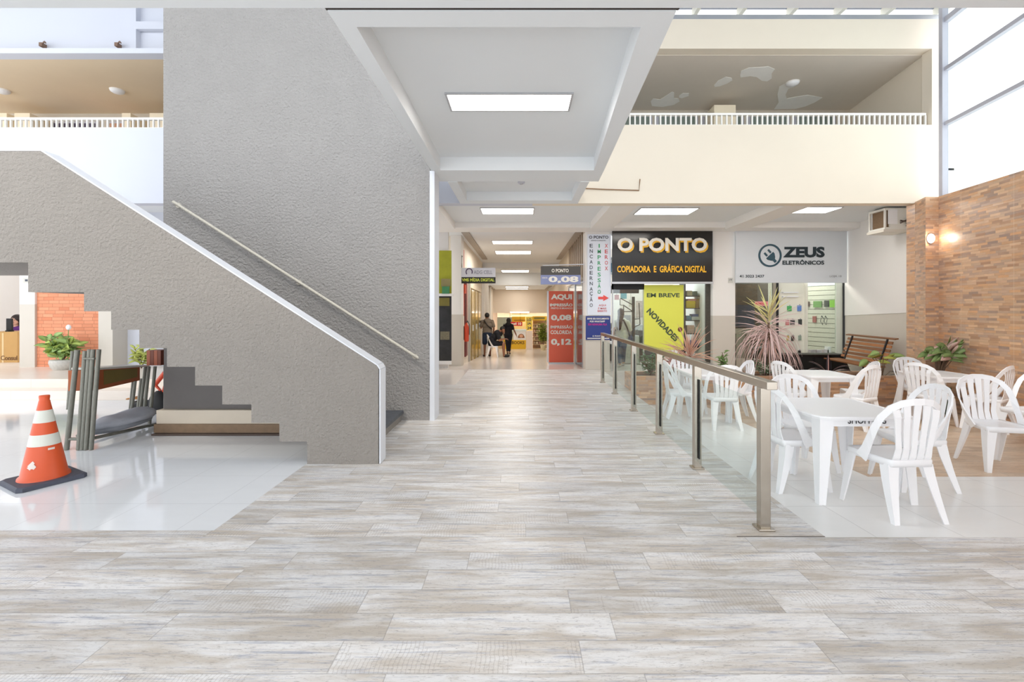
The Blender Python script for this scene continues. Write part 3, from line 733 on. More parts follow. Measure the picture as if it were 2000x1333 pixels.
# ------------------------------------------------------------ shop front: O PONTO
M_YEL = mat('poster yellow green', (226, 228, 92), 0.5, var=0.01)
M_SIGNW = mat('sign letter white', (244, 240, 230), 0.4, var=0)
M_SIGNY = mat('sign letter yellow', (248, 190, 40), 0.4, var=0)
M_SIGNK = mat('glossy black sign film', (40, 38, 38), 0.18, var=0.2, scale=2)
t = thing('shop_sign', 'glossy black shop sign reading O PONTO in white with yellow shadow', 'sign', (3.5, 11.2, 2.2))
DS = 11.2
rect(MB(), 1195, 1390, 450, 552, DS, 0.06).build('sign_board', M_SIGNK, t, 0.004)
letters(t, 'O PONTO', pX(1207, DS), pX(1381, DS), pZ(495, DS), pZ(469, DS), DS-0.075, M_SIGNY, 0.035, name='letter_shadow')
letters(t, 'O PONTO', pX(1204, DS), pX(1378, DS), pZ(492, DS), pZ(466, DS), DS-0.09, M_SIGNW, 0.035, depth=0.012)
letters(t, 'COPIADORA  E  GRÁFICA DIGITAL', pX(1204, DS), pX(1377, DS), pZ(533, DS), pZ(517, DS), DS-0.075, M_SIGNY, 0.03)
MB().box(pX(1194, DS), pX(1391, DS), DS-0.075, DS, pZ(555, DS), pZ(551, DS)).build('rim', M_ALU, t)
DG = 11.42
# interior of the copy shop
struct('wall_shop_back', MB().box(2.2, 4.75, 14.3, 14.4, -0.06, 3.4), mat('shop inner wall', (222, 216, 206), 0.7))
struct('wall_shop_side', MB().box(2.1, 2.19, 11.7, 14.4, -0.06, 3.4), M_WHITE)
struct('wall_shop_side', MB().box(4.75, 4.85, 11.7, 14.4, -0.06, 3.4), M_WHITE)
struct('ceiling_shop', MB().box(2.1, 8.2, 11.4, 14.5, 2.75, 2.8), mat('shop ceiling', (208, 214, 220), 0.6))
struct('trim_4', MB().box(pX(1195, DG), pX(1258, DG), DG-0.02, DG+0.02, pZ(566, DG), pZ(552, DG)).box(pX(1195, DG), pX(1258, DG), DG+.5, DG+0.52, pZ(572, DG), pZ(556, DG)), M_BLKM)
area(3.5, 12.8, 2.7, 1.6, 1.6, 38, (0.95, 0.98, 1.0))
gp = thing('storefront', 'glass shop front below the black O PONTO sign', 'shop front', (3.4, DG, 0))
MB().box(pX(1197, DG), pX(1257, DG), DG, DG+0.01, -0.05, 2.17).build('glass_pane', M_GLASSD, gp)
MB().box(pX(1336, DG), pX(1378, DG), DG, DG+0.01, -0.05, 2.17).build('glass_pane', M_GLASSD, gp)
MB().box(pX(1378, DG), pX(1389, DG), DG-0.02, DG+0.04, -0.05, 2.17).build('shutter_guide', mat('dark ribbed guide', (90, 84, 74), 0.6, var=0.3, scale=20), gp)
MB().box(pX(1256, DG), pX(1258, DG), DG-0.02, DG+0.03, -0.05, 2.17).build('mullion', M_ALU, gp)
MB().box(pX(1195, DG), pX(1197.5, DG), DG-0.02, DG+0.03, -0.05, 2.17).build('mullion', M_ALU, gp)
t = thing('poster', 'tall yellow-green poster reading EM BREVE NOVIDADES', 'poster', (3.2, 11.35, 0.5))
DP = 11.36
rect(MB(), 1258, 1335, 557, 684, DP, 0.01).build('sheet', M_YEL, t)
M_PG = mat('poster dark green ink', (66, 84, 60), 0.5, var=0)
letters(t, 'EM BREVE', pX(1263, DP), pX(1327, DP), pZ(581, DP), pZ(573, DP), DP-0.012, M_PG, 0.03)
ax, az = pX(1294, DP), pZ(635, DP)
letters(t, 'NOVIDADES', ax-0.52, ax+0.52, az-0.075, az+0.075, DP-0.012, M_PG, 0.04, ang=-R(46))
bk = MB(); bk.lathe([(0.06, -0.003), (0.06, 0.003)], 0, 0, 16, True, Matrix.Translation(Vector((pX(1328, DP), DP-0.014, pZ(644, DP)))) @ Matrix.Rotation(R(90), 4, 'X'))
bk.build('emblem', mat('emblem brown red', (150, 92, 60), 0.5, var=0.3, scale=30), t)
# shelving with boxes at the right of the shop
sh = thing('display_shelf', 'dark display shelf with boxes behind the copy shop glass, beside the yellow poster', 'shelf', (4.1, 12.2, 0))
DQ = 12.1
for x in (1337, 1372): MB().box(pX(x, DQ), pX(x, DQ)+0.03, DQ, DQ+0.4, -0.05, 2.3).build('upright', M_BLKM, sh)
SHY = (578, 602, 626, 652, 678)
for y in SHY: MB().box(pX(1337, DQ), pX(1373, DQ), DQ, DQ+0.4, pZ(y, DQ)-0.02, pZ(y, DQ)).build('shelf_board', M_BLKM, sh)
BX = [((214, 200, 170), 1342, 1352, 10, 578), ((60, 100, 80), 1356, 1362, 9, 578), ((248, 214, 30), 1340, 1358, 14, 602), ((236, 160, 150), 1343, 1360, 4, 587.9), ((180, 140, 60), 1359, 1366, 18, 602), ((110, 160, 200), 1341, 1350, 9, 626), ((226, 232, 240), 1351, 1368, 7, 626), ((70, 100, 170), 1352, 1364, 5, 618.9), ((230, 190, 180), 1342, 1356, 16, 652), ((240, 240, 236), 1358, 1368, 12, 652), ((120, 110, 180), 1344, 1364, 12, 678)]
nm = ['beige carton on the top shelf', 'small green carton on the top shelf', 'bright yellow box on the second shelf', 'pale pink box lying on the yellow box', 'ochre box beside the yellow box', 'blue pack on the middle shelf', 'wide white pack on the middle shelf', 'blue pack lying on the wide white pack', 'pink-beige carton on the fourth shelf', 'white carton on the fourth shelf', 'violet carton on the lowest shelf']
for (c, x0, x1, h, y), lb in zip(BX, nm):
    tag(MB().box(pX(x0, DQ+.05), pX(x1, DQ+.05), DQ+0.05, DQ+0.25, pZ(y, DQ), pZ(y, DQ)+h*DQ/F).build('product_box', mat('box %d %d %d' % c, c, 0.5, var=0.06, scale=20)), lb+' in the copy shop', 'box', 'boxes on the copy shop shelf')
# copier, poster wall, hanging posters
cp = thing('photocopier', 'pale photocopier inside the copy shop behind the walking person', 'photocopier', (2.9, 13, 0))
MB().box(2.75, 3.35, 12.9, 13.5, -0.05, 0.75).build('body', mat('copier body', (206, 208, 206), 0.5), cp, 0.02)
MB().box(2.78, 3.32, 12.9, 13.4, 0.78, 0.92).build('lid', mat('copier lid', (120, 124, 128), 0.5), cp, 0.02)
MB().box(2.55, 2.75, 12.95, 13.4, 0.5, 0.56).build('paper_tray', M_WHT, cp)
for i, (x0, x1, y0, y1, c, lb) in enumerate([(1212, 1224, 572, 584, (120, 190, 206), 'light blue flyer hung below the shop ceiling'), (1200, 1209, 576, 586, (206, 120, 120), 'red and white flyer hung at the shop entrance'), (1228, 1236, 586, 600, (220, 214, 200), 'cream notice hung beside the black rack'), (1242, 1256, 588, 620, (206, 190, 178), 'pinkish poster on the wall left of the yellow poster'), (1216, 1232, 616, 634, (180, 184, 190), 'grey circular print on the shop wall')]):
    Dfl = 13.2 if i < 3 else 14.29
    fo = tag(rect(MB(), x0, x1, y0, y1, Dfl, 0.01).build('flyer', mat('flyer %d' % i, c, 0.5, var=0.25, scale=9)), lb, 'flyer')
    if i < 3: MB().tube([px((x0+x1)/2, y0+.5, Dfl-.005), Vector((pX((x0+x1)/2, Dfl), Dfl-.005, 2.75))], 0.004, 5).build('string', M_BLKM, fo)
bt = tag(MB().box(2.25, 3.1, 12.3, 13.2, 2.50, 2.56).box(2.3, 3.05, 12.4, 12.42, 2.56, 2.75).build('hanging_banner', mat('blue glossy banner', (84, 150, 190), 0.3, var=0.3, scale=4)), 'glossy blue banner slung under the copy shop ceiling', 'banner')
rk = thing('wire_rack', 'black wire rack with long arms inside the copy shop left of the yellow poster', 'rack', (3.0, 12.4, 0))
DR = 12.3
MB().box(pX(1235, DR), pX(1240, DR), DR, DR+0.06, -0.05, pZ(580, DR)).build('post', M_BLKM, rk)
for ya, yb, xa, xb in ((583, 596, 1212, 1236), (596, 609, 1217, 1236), (609, 609, 1217, 1236), (592, 634, 1248, 1250), (624, 623, 1236, 1250), (634, 640, 1250, 1238)):
    MB().tube([px(xa, ya, DR+.03), px(xb, yb if xa < 1240 else yb, DR+.03)], 0.013, 6).build('arm', M_BLKM, rk)
MB().tube([px(1211, 584, DR), px(1211, 596, DR), px(1218, 597, DR), px(1218, 609, DR)], 0.012, 6).build('arm', M_BLKM, rk)
tag(MB().box(2.2, 4.2, 13.6, 14.0, -0.05, 0.85).build('shop_counter', mat('counter dark', (84, 80, 78), 0.5, var=0.1)), 'dark long counter at the back of the copy shop', 'counter')
for i in range(5):
    x = 2.35+i*0.36
    tag(MB().box(x, x+0.22, 13.65, 13.9, 0.853, 0.853+(0.14, 0.22, 0.10, 0.18, 0.12)[i]).build('office_machine', mat('machine %d' % (i % 3), ((200, 204, 206), (60, 62, 66), (150, 154, 158))[i % 3], 0.4), None, 0.01), ['low light grey machine at the far left of the shop counter', 'tall black machine on the shop counter', 'flat mid grey machine on the shop counter', 'light grey machine on the counter nearest the poster', 'black flat machine at the counter end behind the poster'][i], 'machine')

# ------------------------------------------------------------ pillar sign and blue notice
t = thing('pillar_sign', 'tall pale blue-white pillar sign with vertical words ENCADERNAÇÃO IMPRESSÃO XEROX', 'sign', (1.9, 11.2, 1.4))
DC = 11.245
rect(MB(), 1147, 1193, 458, 616, DC, 0.02).build('sign_board', mat('pale blue white sign', (226, 232, 244), 0.4, var=0.02), t)
M_CH1 = mat('charcoal letter', (70, 74, 86), 0.5, var=0); M_GR = mat('green letter', (30, 160, 96), 0.5, var=0); M_RD = mat('red letter', (206, 66, 70), 0.5, var=0)
def vert(word, xc, y0, dy, h, m, t, wpx=6):
    mb = MB()
    for i, ch in enumerate(word):
        w_ = wpx*(0.35 if ch == 'I' else 1.0)
        hh_ = h*(1.25 if ch in 'ÇÃ' else 1)
        letters(t, ch, pX(xc-w_/2, DC), pX(xc+w_/2, DC), pZ(y0+i*dy+h, DC), pZ(y0+i*dy+h-hh_, DC), DC-0.022, m, 0.012, mb=mb)
    mb.build('lettering', m, t)
vert('ENCADERNAÇÃO', 1154.5, 477, 10.55, 7, M_CH1, t)
vert('IMPRESSÃO', 1170, 477, 11.2, 7.5, M_GR, t)
vert('XEROX', 1184, 477, 11, 7.5, M_RD, t)
letters(t, 'O PONTO', pX(1150, DC), pX(1188, DC), pZ(467, DC), pZ(461, DC), DC-0.022, M_CH1, 0.03)
letters(t, 'GRÁFICA E COPIADORA', pX(1154, DC), pX(1183, DC), pZ(471.5, DC), pZ(469, DC), DC-0.022, M_CH1, 0.02)
for i, s_ in enumerate(('AQUI', 'É MAIS', 'BARATO')):
    letters(t, s_, pX(1176-7-i, DC), pX(1176+7+i, DC), pZ(599+i*5.4, DC), pZ(595+i*5.4, DC), DC-0.022, M_RD, 0.01)
ar = [(1168, 580), (1178, 580), (1178, 576.5), (1188.5, 582.5), (1178, 588.5), (1178, 585), (1168, 585)]
MB().prism([(pX(a, DC), pZ(b, DC)) for a, b in ar], DC-0.028, DC-0.021).build('arrow', mat('arrow red', (232, 82, 76), 0.5, var=0), t)
t = thing('notice_board', 'dark blue notice on the pillar below the vertical sign, with magenta line of text', 'notice', (1.9, 11.2, 0.7))
rect(MB(), 1144, 1192, 618, 664, DC, 0.02).build('board', mat('dark blue notice', (30, 52, 132), 0.4, var=0.03), t)
letters(t, 'ENVIE SEU DOCUMENTO', pX(1147, DC), pX(1189, DC), pZ(624.5, DC), pZ(621, DC), DC-0.022, M_SIGNW, 0.02)
letters(t, 'POR WHATSAPP', pX(1152, DC), pX(1181, DC), pZ(630, DC), pZ(626.5, DC), DC-0.022, M_SIGNW, 0.02)
letters(t, 'SEM NENHUMA FILA', pX(1148, DC), pX(1185, DC), pZ(636, DC), pZ(632, DC), DC-0.022, mat('magenta letter', (200, 40, 150), 0.5, var=0), 0.02)
letters(t, 'O PONTO', pX(1157, DC), pX(1176, DC), pZ(658, DC), pZ(655.5, DC), DC-0.022, M_SIGNW, 0.02)
rect(MB(), 1147, 1190, 660.5, 662, DC-0.021, 0.003).build('white_rule', M_SIGNW, t)
t = thing('wall_plate', 'small grey number plate on the pillar between the two shop signs', 'plate', (5.2, 11.2, 2.1))
rect(MB(), 1422, 1431, 543, 553, 11.249, 0.012).build('plate', mat('plate grey', (206, 204, 196), 0.5), t)
letters(t, '19', pX(1424, 11.24), pX(1429, 11.24), pZ(549, 11.24), pZ(545, 11.24), 11.236, M_CH1, 0.01)

# ------------------------------------------------------------ ZEUS shop
t = thing('shop_sign', 'silver-grey shop sign reading ZEUS ELETRÔNICOS with a plug emblem', 'sign', (6.6, 11.2, 2.2))
M_SIL = mat('silver sign film', (214, 219, 224), 0.3, var=0.02)
rect(MB(), 1435, 1651, 447, 553, DS, 0.06).build('sign_board', M_SIL, t, 0.004)
M_ZK = mat('sign teal black', (34, 48, 56), 0.35, var=0)
letters(t, 'ZEUS', pX(1526, DS), pX(1607, DS), pZ(504, DS), pZ(483, DS), DS-0.062, M_ZK, 0.05, depth=0.012)
letters(t, 'ELETRÔNICOS', pX(1525, DS), pX(1606, DS), pZ(518, DS), pZ(508, DS), DS-0.062, M_ZK, 0.035, depth=0.012)
letters(t, '41 3023 2437', pX(1442, DS), pX(1490, DS), pZ(543, DS), pZ(537.5, DS), DS-0.062, M_ZK, 0.02)
letters(t, 'LOJA 18', pX(1617, DS), pX(1640, DS), pZ(543, DS), pZ(538.5, DS), DS-0.062, mat('sign grey letter', (150, 152, 154), 0.4, var=0), 0.01)
em = MB(); cxp, cyp = 1501, 500
ring = []
for r_ in (22.5, 19.0):
    ring.append([(cxp+r_*math.cos(R(a_)), cyp+r_*math.sin(R(a_))) for a_ in range(28, 389, 10)])
n_ = len(ring[0])
for i in range(n_-1):
    P = [ring[0][i], ring[0][i+1], ring[1][i+1], ring[1][i]]
    em.prism([(pX(a_, DS), pZ(b_, DS)) for a_, b_ in P], DS-0.075, DS-0.061)
def rot(pts, a_, cx=cxp, cy=cyp):
    return [(cx+x*math.cos(a_)-y*math.sin(a_), cy+x*math.sin(a_)+y*math.cos(a_)) for x, y in pts]
for P in ([(-9, -1), (9, -1), (9, 3), (5, 9), (2.5, 11), (2.5, 17), (-2.5, 17), (-2.5, 11), (-5, 9), (-9, 3)], [(-6.5, -11), (-3, -11), (-3, -3), (-6.5, -3)], [(3, -11), (6.5, -11), (6.5, -3), (3, -3)]):
    em.prism([(pX(a_, DS), pZ(b_, DS)) for a_, b_ in rot(P, R(-42))], DS-0.075, DS-0.061)
em.build('plug_emblem', mat('emblem teal', (52, 82, 96), 0.35, var=0), t)
zf = thing('storefront', 'glass shop front below the silver ZEUS sign', 'shop front', (6.6, DG, 0))
MB().box(pX(1436, DG), pX(1513, DG), DG, DG+0.012, pZ(700, DG), 2.17).build('glass_pane', M_GLASSD, zf)
MB().box(pX(1573, DG), pX(1632, DG), DG, DG+0.012, pZ(694, DG), 2.17).build('glass_pane', M_GLASSD, zf)
MB().box(pX(1509, DG), pX(1514.5, DG), DG-0.03, DG+0.03, -0.05, 2.17).build('mullion', mat('greige metal', (176, 168, 152), 0.4, 0.3), zf)
MB().box(pX(1514.5, DG), pX(1520, DG), DG-0.02, DG+0.05, -0.05, 2.17).build('dark_gap', M_BLKM, zf)
MB().box(pX(1632, DG), pX(1644, DG), DG-0.03, DG+0.03, -0.05, 2.17).build('door_jamb', mat('pale green metal', (216, 220, 206), 0.4), zf)
MB().box(pX(1644, DG), pX(1652, DG), DG-0.06, DG+0.05, -0.05, 2.17).build('dark_gap', M_BLKM, zf)
# dark shelving behind the left pane
M_DSH = mat('brown dark interior', (112, 100, 86), 0.5, var=0.3, scale=2.5)
struct('wall_shop_back', MB().box(5.3, pX(1514, DG)+0.3, 12.3, 12.4, -0.06, 2.8), M_DSH)
struct('wall_shop_back', MB().box(6.6, 8.4, 13.4, 13.5, -0.06, 2.8), mat('shop end wall', (188, 184, 168), 0.6))
cab = thing('shop_counter', 'pale counter frame behind the left pane of the ZEUS shop', 'counter', (5.7, 11.7, 0))
DI = 11.85
rect(MB(), 1436, 1512, 642, 652, DI, 0.35).build('counter_top', mat('counter pale', (214, 204, 186), 0.4), cab)
for x in (1437, 1447, 1505): MB().box(pX(x, DI), pX(x+6, DI), DI-0.34, DI-0.02, -0.05, pZ(652, DI)).build('leg', mat('counter pale', (214, 204, 186), 0.4), cab)
MB().box(pX(1452, DI), pX(1505, DI), DI-0.3, DI-0.02, pZ(679, DI), pZ(677, DI)).build('shelf', M_WHT, cab)
t = thing('hanging_tag', 'pink-red tag reading PROMOÇÃO inside the ZEUS shop', 'tag', (6, 11.4, 1.6))
rect(MB(), 1474, 1500, 589, 598, 11.38, 0.006).build('card', mat('tag pink', (236, 160, 160), 0.5), t)
letters(t, 'PROMOÇÃO', pX(1476, 11.37), pX(1498, 11.37), pZ(596, 11.37), pZ(591, 11.37), 11.372, M_RD, 0.03)
tag(MB().box(pX(1438, 12.2), pX(1470, 12.2), 12.1, 12.28, pZ(640, 12.2), pZ(596, 12.2)).build('wall_display', mat('blue grey display', (78, 100, 128), 0.5, var=0.3, scale=4)), 'dim blue display behind the left pane of the ZEUS shop', 'display')
# white display cabinet facing the front
dc = thing('display_cabinet', 'white lit display cabinet with small packs, centre of the ZEUS shop front', 'cabinet', (6.7, 11.5, 0))
DD = 11.5
rect(MB(), 1520, 1573, 553, 695, DD, 0.02).build('back_panel', mat('cabinet white', (240, 238, 224), 0.4, var=0.01), dc)
rect(MB(), 1570, 1573, 553, 695, DD-0.02, 0.1).build('side_rail', mat('cabinet white', (240, 238, 224), 0.4), dc)
MB().box(pX(1526, DD), pX(1556, DD), DD-0.08, DD-0.02, pZ(581, DD), pZ(579, DD)).build('shelf', M_WHT, dc)
MB().box(pX(1526, DD), pX(1556, DD), DD-0.08, DD-0.02, pZ(573, DD), pZ(571, DD)).build('shelf', M_WHT, dc)
pk = [(1537, 598, 8, 10, (90, 190, 110), 'green pack in the top row'), (1557, 597, 7, 11, (110, 150, 220), 'blue pack in the top row'), (1534, 625, 6, 10, (214, 120, 120), 'red pack in the middle row'), (1543, 625, 8, 11, (80, 82, 80), 'wide dark pack in the middle row'), (1559, 624, 6, 11, (60, 66, 66), 'narrow dark pack in the middle row'), (1536, 656, 4, 9, (220, 190, 120), 'thin tan pack in the lower row'), (1545, 656, 5, 10, (70, 66, 64), 'dark pack in the lower row'), (1559, 656, 5, 9, (160, 176, 160), 'grey-green pack in the lower row'), (1558, 685, 5, 9, (50, 54, 50), 'dark pack at the cabinet foot')]
for x, y, w_, h_, c, lb in pk:
    p = thing('accessory_pack', lb+' of the white display cabinet', 'pack', tuple(px(x+w_/2, y+h_, DD-0.04)), 0, 'packs on the white display cabinet')
    rect(MB(), x, x+w_, y, y+h_, DD-0.022, 0.03).build('card', mat('pack %d %d %d' % c, c, 0.4, var=0.1, scale=60), p)
    MB().box(pX(x+w_/2-.6, DD), pX(x+w_/2+.6, DD), DD-0.05, DD-0.02, pZ(y-.2, DD), pZ(y-2.2, DD)).build('hook', M_ALU, p)
# slat wall on the right side of the shop (angled)
sw = thing('slat_wall', 'white slatted display wall inside the ZEUS shop right pane', 'display wall', (7.6, 12, 0))
a_, b_ = (pX(1573, 12.9)-0.25, 12.95), (pX(1640, 11.7), 11.7)
for i in range(17):
    z = 0.0+i*0.125
    MB().wall(a_, b_, 0.03, z, z+0.112).build('slat', mat('slat wall white', (224, 222, 206), 0.5, var=0.02), sw)
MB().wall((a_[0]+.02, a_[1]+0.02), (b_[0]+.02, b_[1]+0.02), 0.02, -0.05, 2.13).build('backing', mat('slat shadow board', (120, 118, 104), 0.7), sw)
def swp(u, z): return Vector((a_[0]+(b_[0]-a_[0])*u-0.03, a_[1]+(b_[1]-a_[1])*u-0.04, z))
for u, z, w_, h_, c, lb in [(0.15, 1.62, .10, .14, (90, 96, 70), 'small olive'), (0.30, 1.64, .09, .14, (110, 84, 76), 'brown'), (0.52, 1.63, .24, .17, (120, 170, 90), 'wide leaf green'), (0.72, 1.64, .13, .17, (60, 66, 56), 'dark'), (0.86, 1.64, .18, .19, (150, 220, 60), 'bright lime'), (0.45, 1.22, .10, .17, (176, 96, 90), 'brick red'), (0.2, 1.2, .06, .2, (150, 150, 140), 'thin grey')]:
    c0 = swp(u, z); dv = Vector((b_[0]-a_[0], b_[1]-a_[1], 0)).normalized()
    P0 = c0-dv*w_/2; P1 = c0+dv*w_/2
    tag(MB().wall((P0.x, P0.y), (P1.x, P1.y), 0.025, z-h_/2, z+h_/2).build('blister_pack', mat('blister %d %d %d' % c, c, 0.4, var=0.15, scale=40)), lb+' pack hanging on the white slat wall', 'pack', 'packs on the slat wall')
for u in (0.62, 0.7):
    p = swp(u, 1.22); tag(MB().tube([p+Vector((0.0, 0, 0.1)), p+Vector((-0.03, 0, -0.05)), p+Vector((0.02, 0, -0.14)), p+Vector((0.05, 0, 0.02)), p+Vector((0, 0, 0.1))], 0.008, 6).build('coiled_cable', M_CH1), 'grey coiled cable hanging on the slat wall, '+('nearer the red pack' if u < .65 else 'farther from the red pack'), 'cable')
for i, x in enumerate((1578, 1590, 1604)):
    tag(rect(MB(), x, x+9, 683, 694, 12.05, 0.12).build('stock_box', mat('pale mauve box', (214, 200, 206), 0.5, var=0.1)), ['left pale mauve box', 'middle pale mauve box', 'right pale mauve box'][i]+' at the foot of the slat wall', 'box', 'boxes at the foot of the slat wall')
tag(rect(MB(), 1610.5, 1622, 677, 694, 12.05, 0.12).build('stock_box', M_WHT), 'upright white box at the foot of the slat wall', 'box')
tag(rect(MB(), 1575, 1627, 694, 722, 12.1, 0.22).build('low_cabinet', M_WHT), 'low white cabinet under the slat wall carrying small boxes', 'cabinet')
area(7.0, 12.3, 2.7, 1.6, 0.8, 22, (1.0, 0.97, 0.88))
# black planter bench block in front of the shop
bb = thing('storage_bench', 'low black box standing before the ZEUS shop behind the planter', 'box', (6.0, 10.2, 0))
DB = 10.8
MB().prism([(pX(1512, DB), -0.06), (pX(1512, DB), pZ(694, DB)), (pX(1648, DB), pZ(694, DB)), (pX(1664, DB), -0.06)], DB, DB+0.35).build('body', M_BLACK, bb)
MB().box(pX(1510, DB), pX(1650, DB), DB-0.03, DB+0.38, pZ(694, DB), pZ(692.5, DB)).build('lid', mat('black lid', (44, 42, 42), 0.4), bb)

# ------------------------------------------------------------ AC unit, lamp, bench
ac = thing('air_conditioner', 'white air conditioner box on the side wall with looped brown cables', 'air conditioner', (7.4, 9.2, 3.05))
x0, x1, y0, y1 = 7.19, 7.69, 9.0, 9.42
MB().box(x0, x1, y0, y1, 3.08, 3.12).box(x0, x1, y0, y1, 3.46, 3.50).box(x0, x0+0.03, y0, y0+0.03, 3.12, 3.46).box(x0, x0+0.03, y1-0.03, y1, 3.12, 3.46).box(x0+0.1, x1, y0, y1, 3.12, 3.46).build('housing', mat('appliance white', (236, 234, 226), 0.4), ac)
MB().box(x0+0.06, x0+0.1, y0+0.03, y1-0.03, 3.12, 3.46).build('grille', mat('brown grille', (140, 112, 84), 0.6, var=0.2, scale=30), ac)
MB().box(x0+0.06, x0+0.24, y0-0.015, y0, 3.18, 3.47).build('front_cover', M_WHT, ac)
MB().box(x0-0.03, x1, y0-0.01, y1+0.01, 3.03, 3.08).build('bracket', mat('bracket white', (228, 222, 210), 0.5), ac)
M_CBL = mat('brown cable', (96, 80, 72), 0.5)
for dz in (0.0, 0.05):
    MB().tube([(x0+.3, y0-.01, 3.25-dz), (x0+.42, y0-.05, 3.22+dz), (x0+.5, y0-.03, 3.32+dz), (x0+.56, y0+.0, 3.44-dz), (x0+.62, y0+.02, 3.36-dz), (x0+.54, y0+.0, 3.22+dz), (x0+.4, y0-.03, 3.14+dz)], 0.013, 7).build('cable', M_CBL, ac)
t = thing('wall_lamp', 'small lit oval lamp on the brick-look pier', 'lamp', (6.86, 7.6, 2.6))
MB().ball((pX(1820, 7.58), 7.60, pZ(466, 7.58)), 0.085, 12, (0.75, 0.35, 1.0)).build('base', M_WHT, t)
MB().ball((pX(1820, 7.56), 7.575, pZ(466, 7.58)), 0.072, 12, (0.75, 0.6, 1.0)).build('diffuser', emit('oval lamp glass', (255, 246, 232), 14), t)
# wooden bench along the side wall
M_WD = mat('varnished brown slats', (150, 98, 58), 0.4, var=0.2, scale=9); M_WD2 = mat('orange brown slats', (186, 122, 72), 0.4, var=0.15, scale=9)
bn = thing('wooden_bench', 'brown slatted wooden bench against the white side wall', 'bench', (7.2, 9.9, -0.06))
def bw(u, off, z): # u along bench (0 near .. 1 far), off from wall
    return Vector((7.52+0.13*1.5*u-off, 9.15+1.5*u, z))
for i in range(6):
    z = 0.42+i*0.078; of = 0.20-i*0.030
    MB().band([bw(-0.02+0.004*i, of, z), bw(0.5, of, z), bw(1.02, of, z)], [(-1, 0, 0.3)]*3, 0.058, 0.022).build('back_slat', M_WD if i % 2 else M_WD2, bn)
MB().band([bw(-0.06, 0.03, 0.90), bw(0.5, 0.03, 0.90), bw(1.06, 0.03, 0.90)], [(-0.2, 0, 1)]*3, 0.07, 0.025).build('top_rail', M_WD, bn)
for i in range(5):
    of = 0.27+i*0.075
    MB().band([bw(-0.04, of, 0.34), bw(0.5, of, 0.34), bw(1.04, of, 0.34)], [(0, 0, 1)]*3, 0.062, 0.025).build('seat_slat', M_WD2 if i % 2 else M_WD, bn)
for u in (0.1, 0.9):
    MB().tube([bw(u, 0.55, -0.06), bw(u, 0.55, 0.32), bw(u, 0.25, 0.32), bw(u, 0.05, 0.88)], 0.02, 8).tube([bw(u, 0.12, -0.06), bw(u, 0.25, 0.32)], 0.02, 8).build('leg_frame', M_BLKM, bn)

# ------------------------------------------------------------ planter and plants
pl = thing('planter', 'long low planter faced with brick-look tile in front of the shops', 'planter', (4.5, 8.3, -0.2))
ZP = 0.30
pm = MB().box(2.0, 6.9, 8.12, 8.2, -0.3, ZP).box(2.0, 6.9, 8.72, 8.8, -0.3, ZP).box(2.0, 2.08, 8.2, 8.72, -0.3, ZP)
pm.build('wall_faces', M_STRIP, pl)
MB().box(2.08, 6.9, 8.2, 8.72, 0.0, 0.24).build('soil', mat('planter soil', (84, 68, 54), 0.95, var=0.3, scale=20, bump=0.6, bscale=60), pl)
M_PK = mat('pink dracaena leaf', (255, 222, 216), 0.5, var=0.12, scale=6); M_YL = mat('yellow green dracaena leaf', (246, 238, 160), 0.5, var=0.1, scale=6)
M_OR = mat('orange red dracaena leaf', (252, 200, 172), 0.5, var=0.2, scale=9); M_GN = mat('leaf green', (132, 172, 92), 0.5, var=0.2, scale=14)
M_GL = mat('light green leaf', (176, 208, 126), 0.45, var=0.15, scale=9); M_DG = mat('deep green leaf', (58, 92, 52), 0.5, var=0.2, scale=14)
M_DP = mat('dark purple leaf', (52, 34, 42), 0.4, var=0.2, scale=10); M_BK = mat('plant stem bark', (128, 104, 84), 0.8, var=0.2)
M_PKL = mat('pink stripe leaf', (250, 200, 192), 0.5, var=0.1)
rnd = random.Random(5)
def spiky(x, y, ztop, zc, label, groups, stemz=0.24, r=0.022):
    t = thing('dracaena', label, 'plant', (x, y, 0.24))
    MB().tube([(x, y, stemz), (x+0.01, y, (stemz+zc)/2), (x, y, zc+0.05)], r, 8).build('stem', M_BK, t)
    for (n, L, W, lo, hi, dr, m, z0, z1) in groups:
        b = MB()
        for i in range(n):
            a = 2*math.pi*(i/n)+rnd.uniform(-.25, .25); el = R(rnd.uniform(lo, hi))
            d = Vector((math.cos(a)*math.cos(el), math.sin(a)*math.cos(el), math.sin(el)))
            b.leaf((x, y, rnd.uniform(z0, z1)), d, L*rnd.uniform(.8, 1.1), W, dr, 5, 0.18, 0.7, face=(rnd.uniform(-.6, .6), rnd.uniform(-1, 1), rnd.uniform(-.2, 1)))
        b.build('foliage', m, t)
X = pX(1501, 8.45)
spiky(X, 8.45, 1.9, 1.2, 'tall dracaena with yellow crown and drooping pink leaves before the ZEUS shop', [(24, 0.52, 0.022, 30, 88, 0.25, M_YL, 1.15, 1.45), (36, 0.62, 0.020, -5, 45, 0.6, M_PK, 1.0, 1.35), (80, 0.95, 0.022, -35, 25, 3.2, M_PK, 0.85, 1.2), (20, 0.6, 0.02, -60, -10, 2.0, mat('faded salmon leaf', (248, 210, 198), .5), 0.8, 1.1)])
X = pX(1347, 8.4)
spiky(X, 8.4, 1.2, 0.62, 'orange-red dracaena before the yellow poster', [(55, 0.62, 0.022, 0, 85, 0.5, M_OR, 0.5, 0.72), (30, 0.5, 0.02, -30, 20, 0.8, M_PK, 0.45, 0.6)])
X = pX(1318, 8.5)
spiky(X, 8.55, 0.9, 0.40, 'short pink dracaena at the foot of the orange-red one', [(40, 0.42, 0.02, 0, 70, 0.8, M_PKL, 0.36, 0.5), (14, 0.4, 0.02, 10, 80, 0.5, M_OR, 0.36, 0.45)])
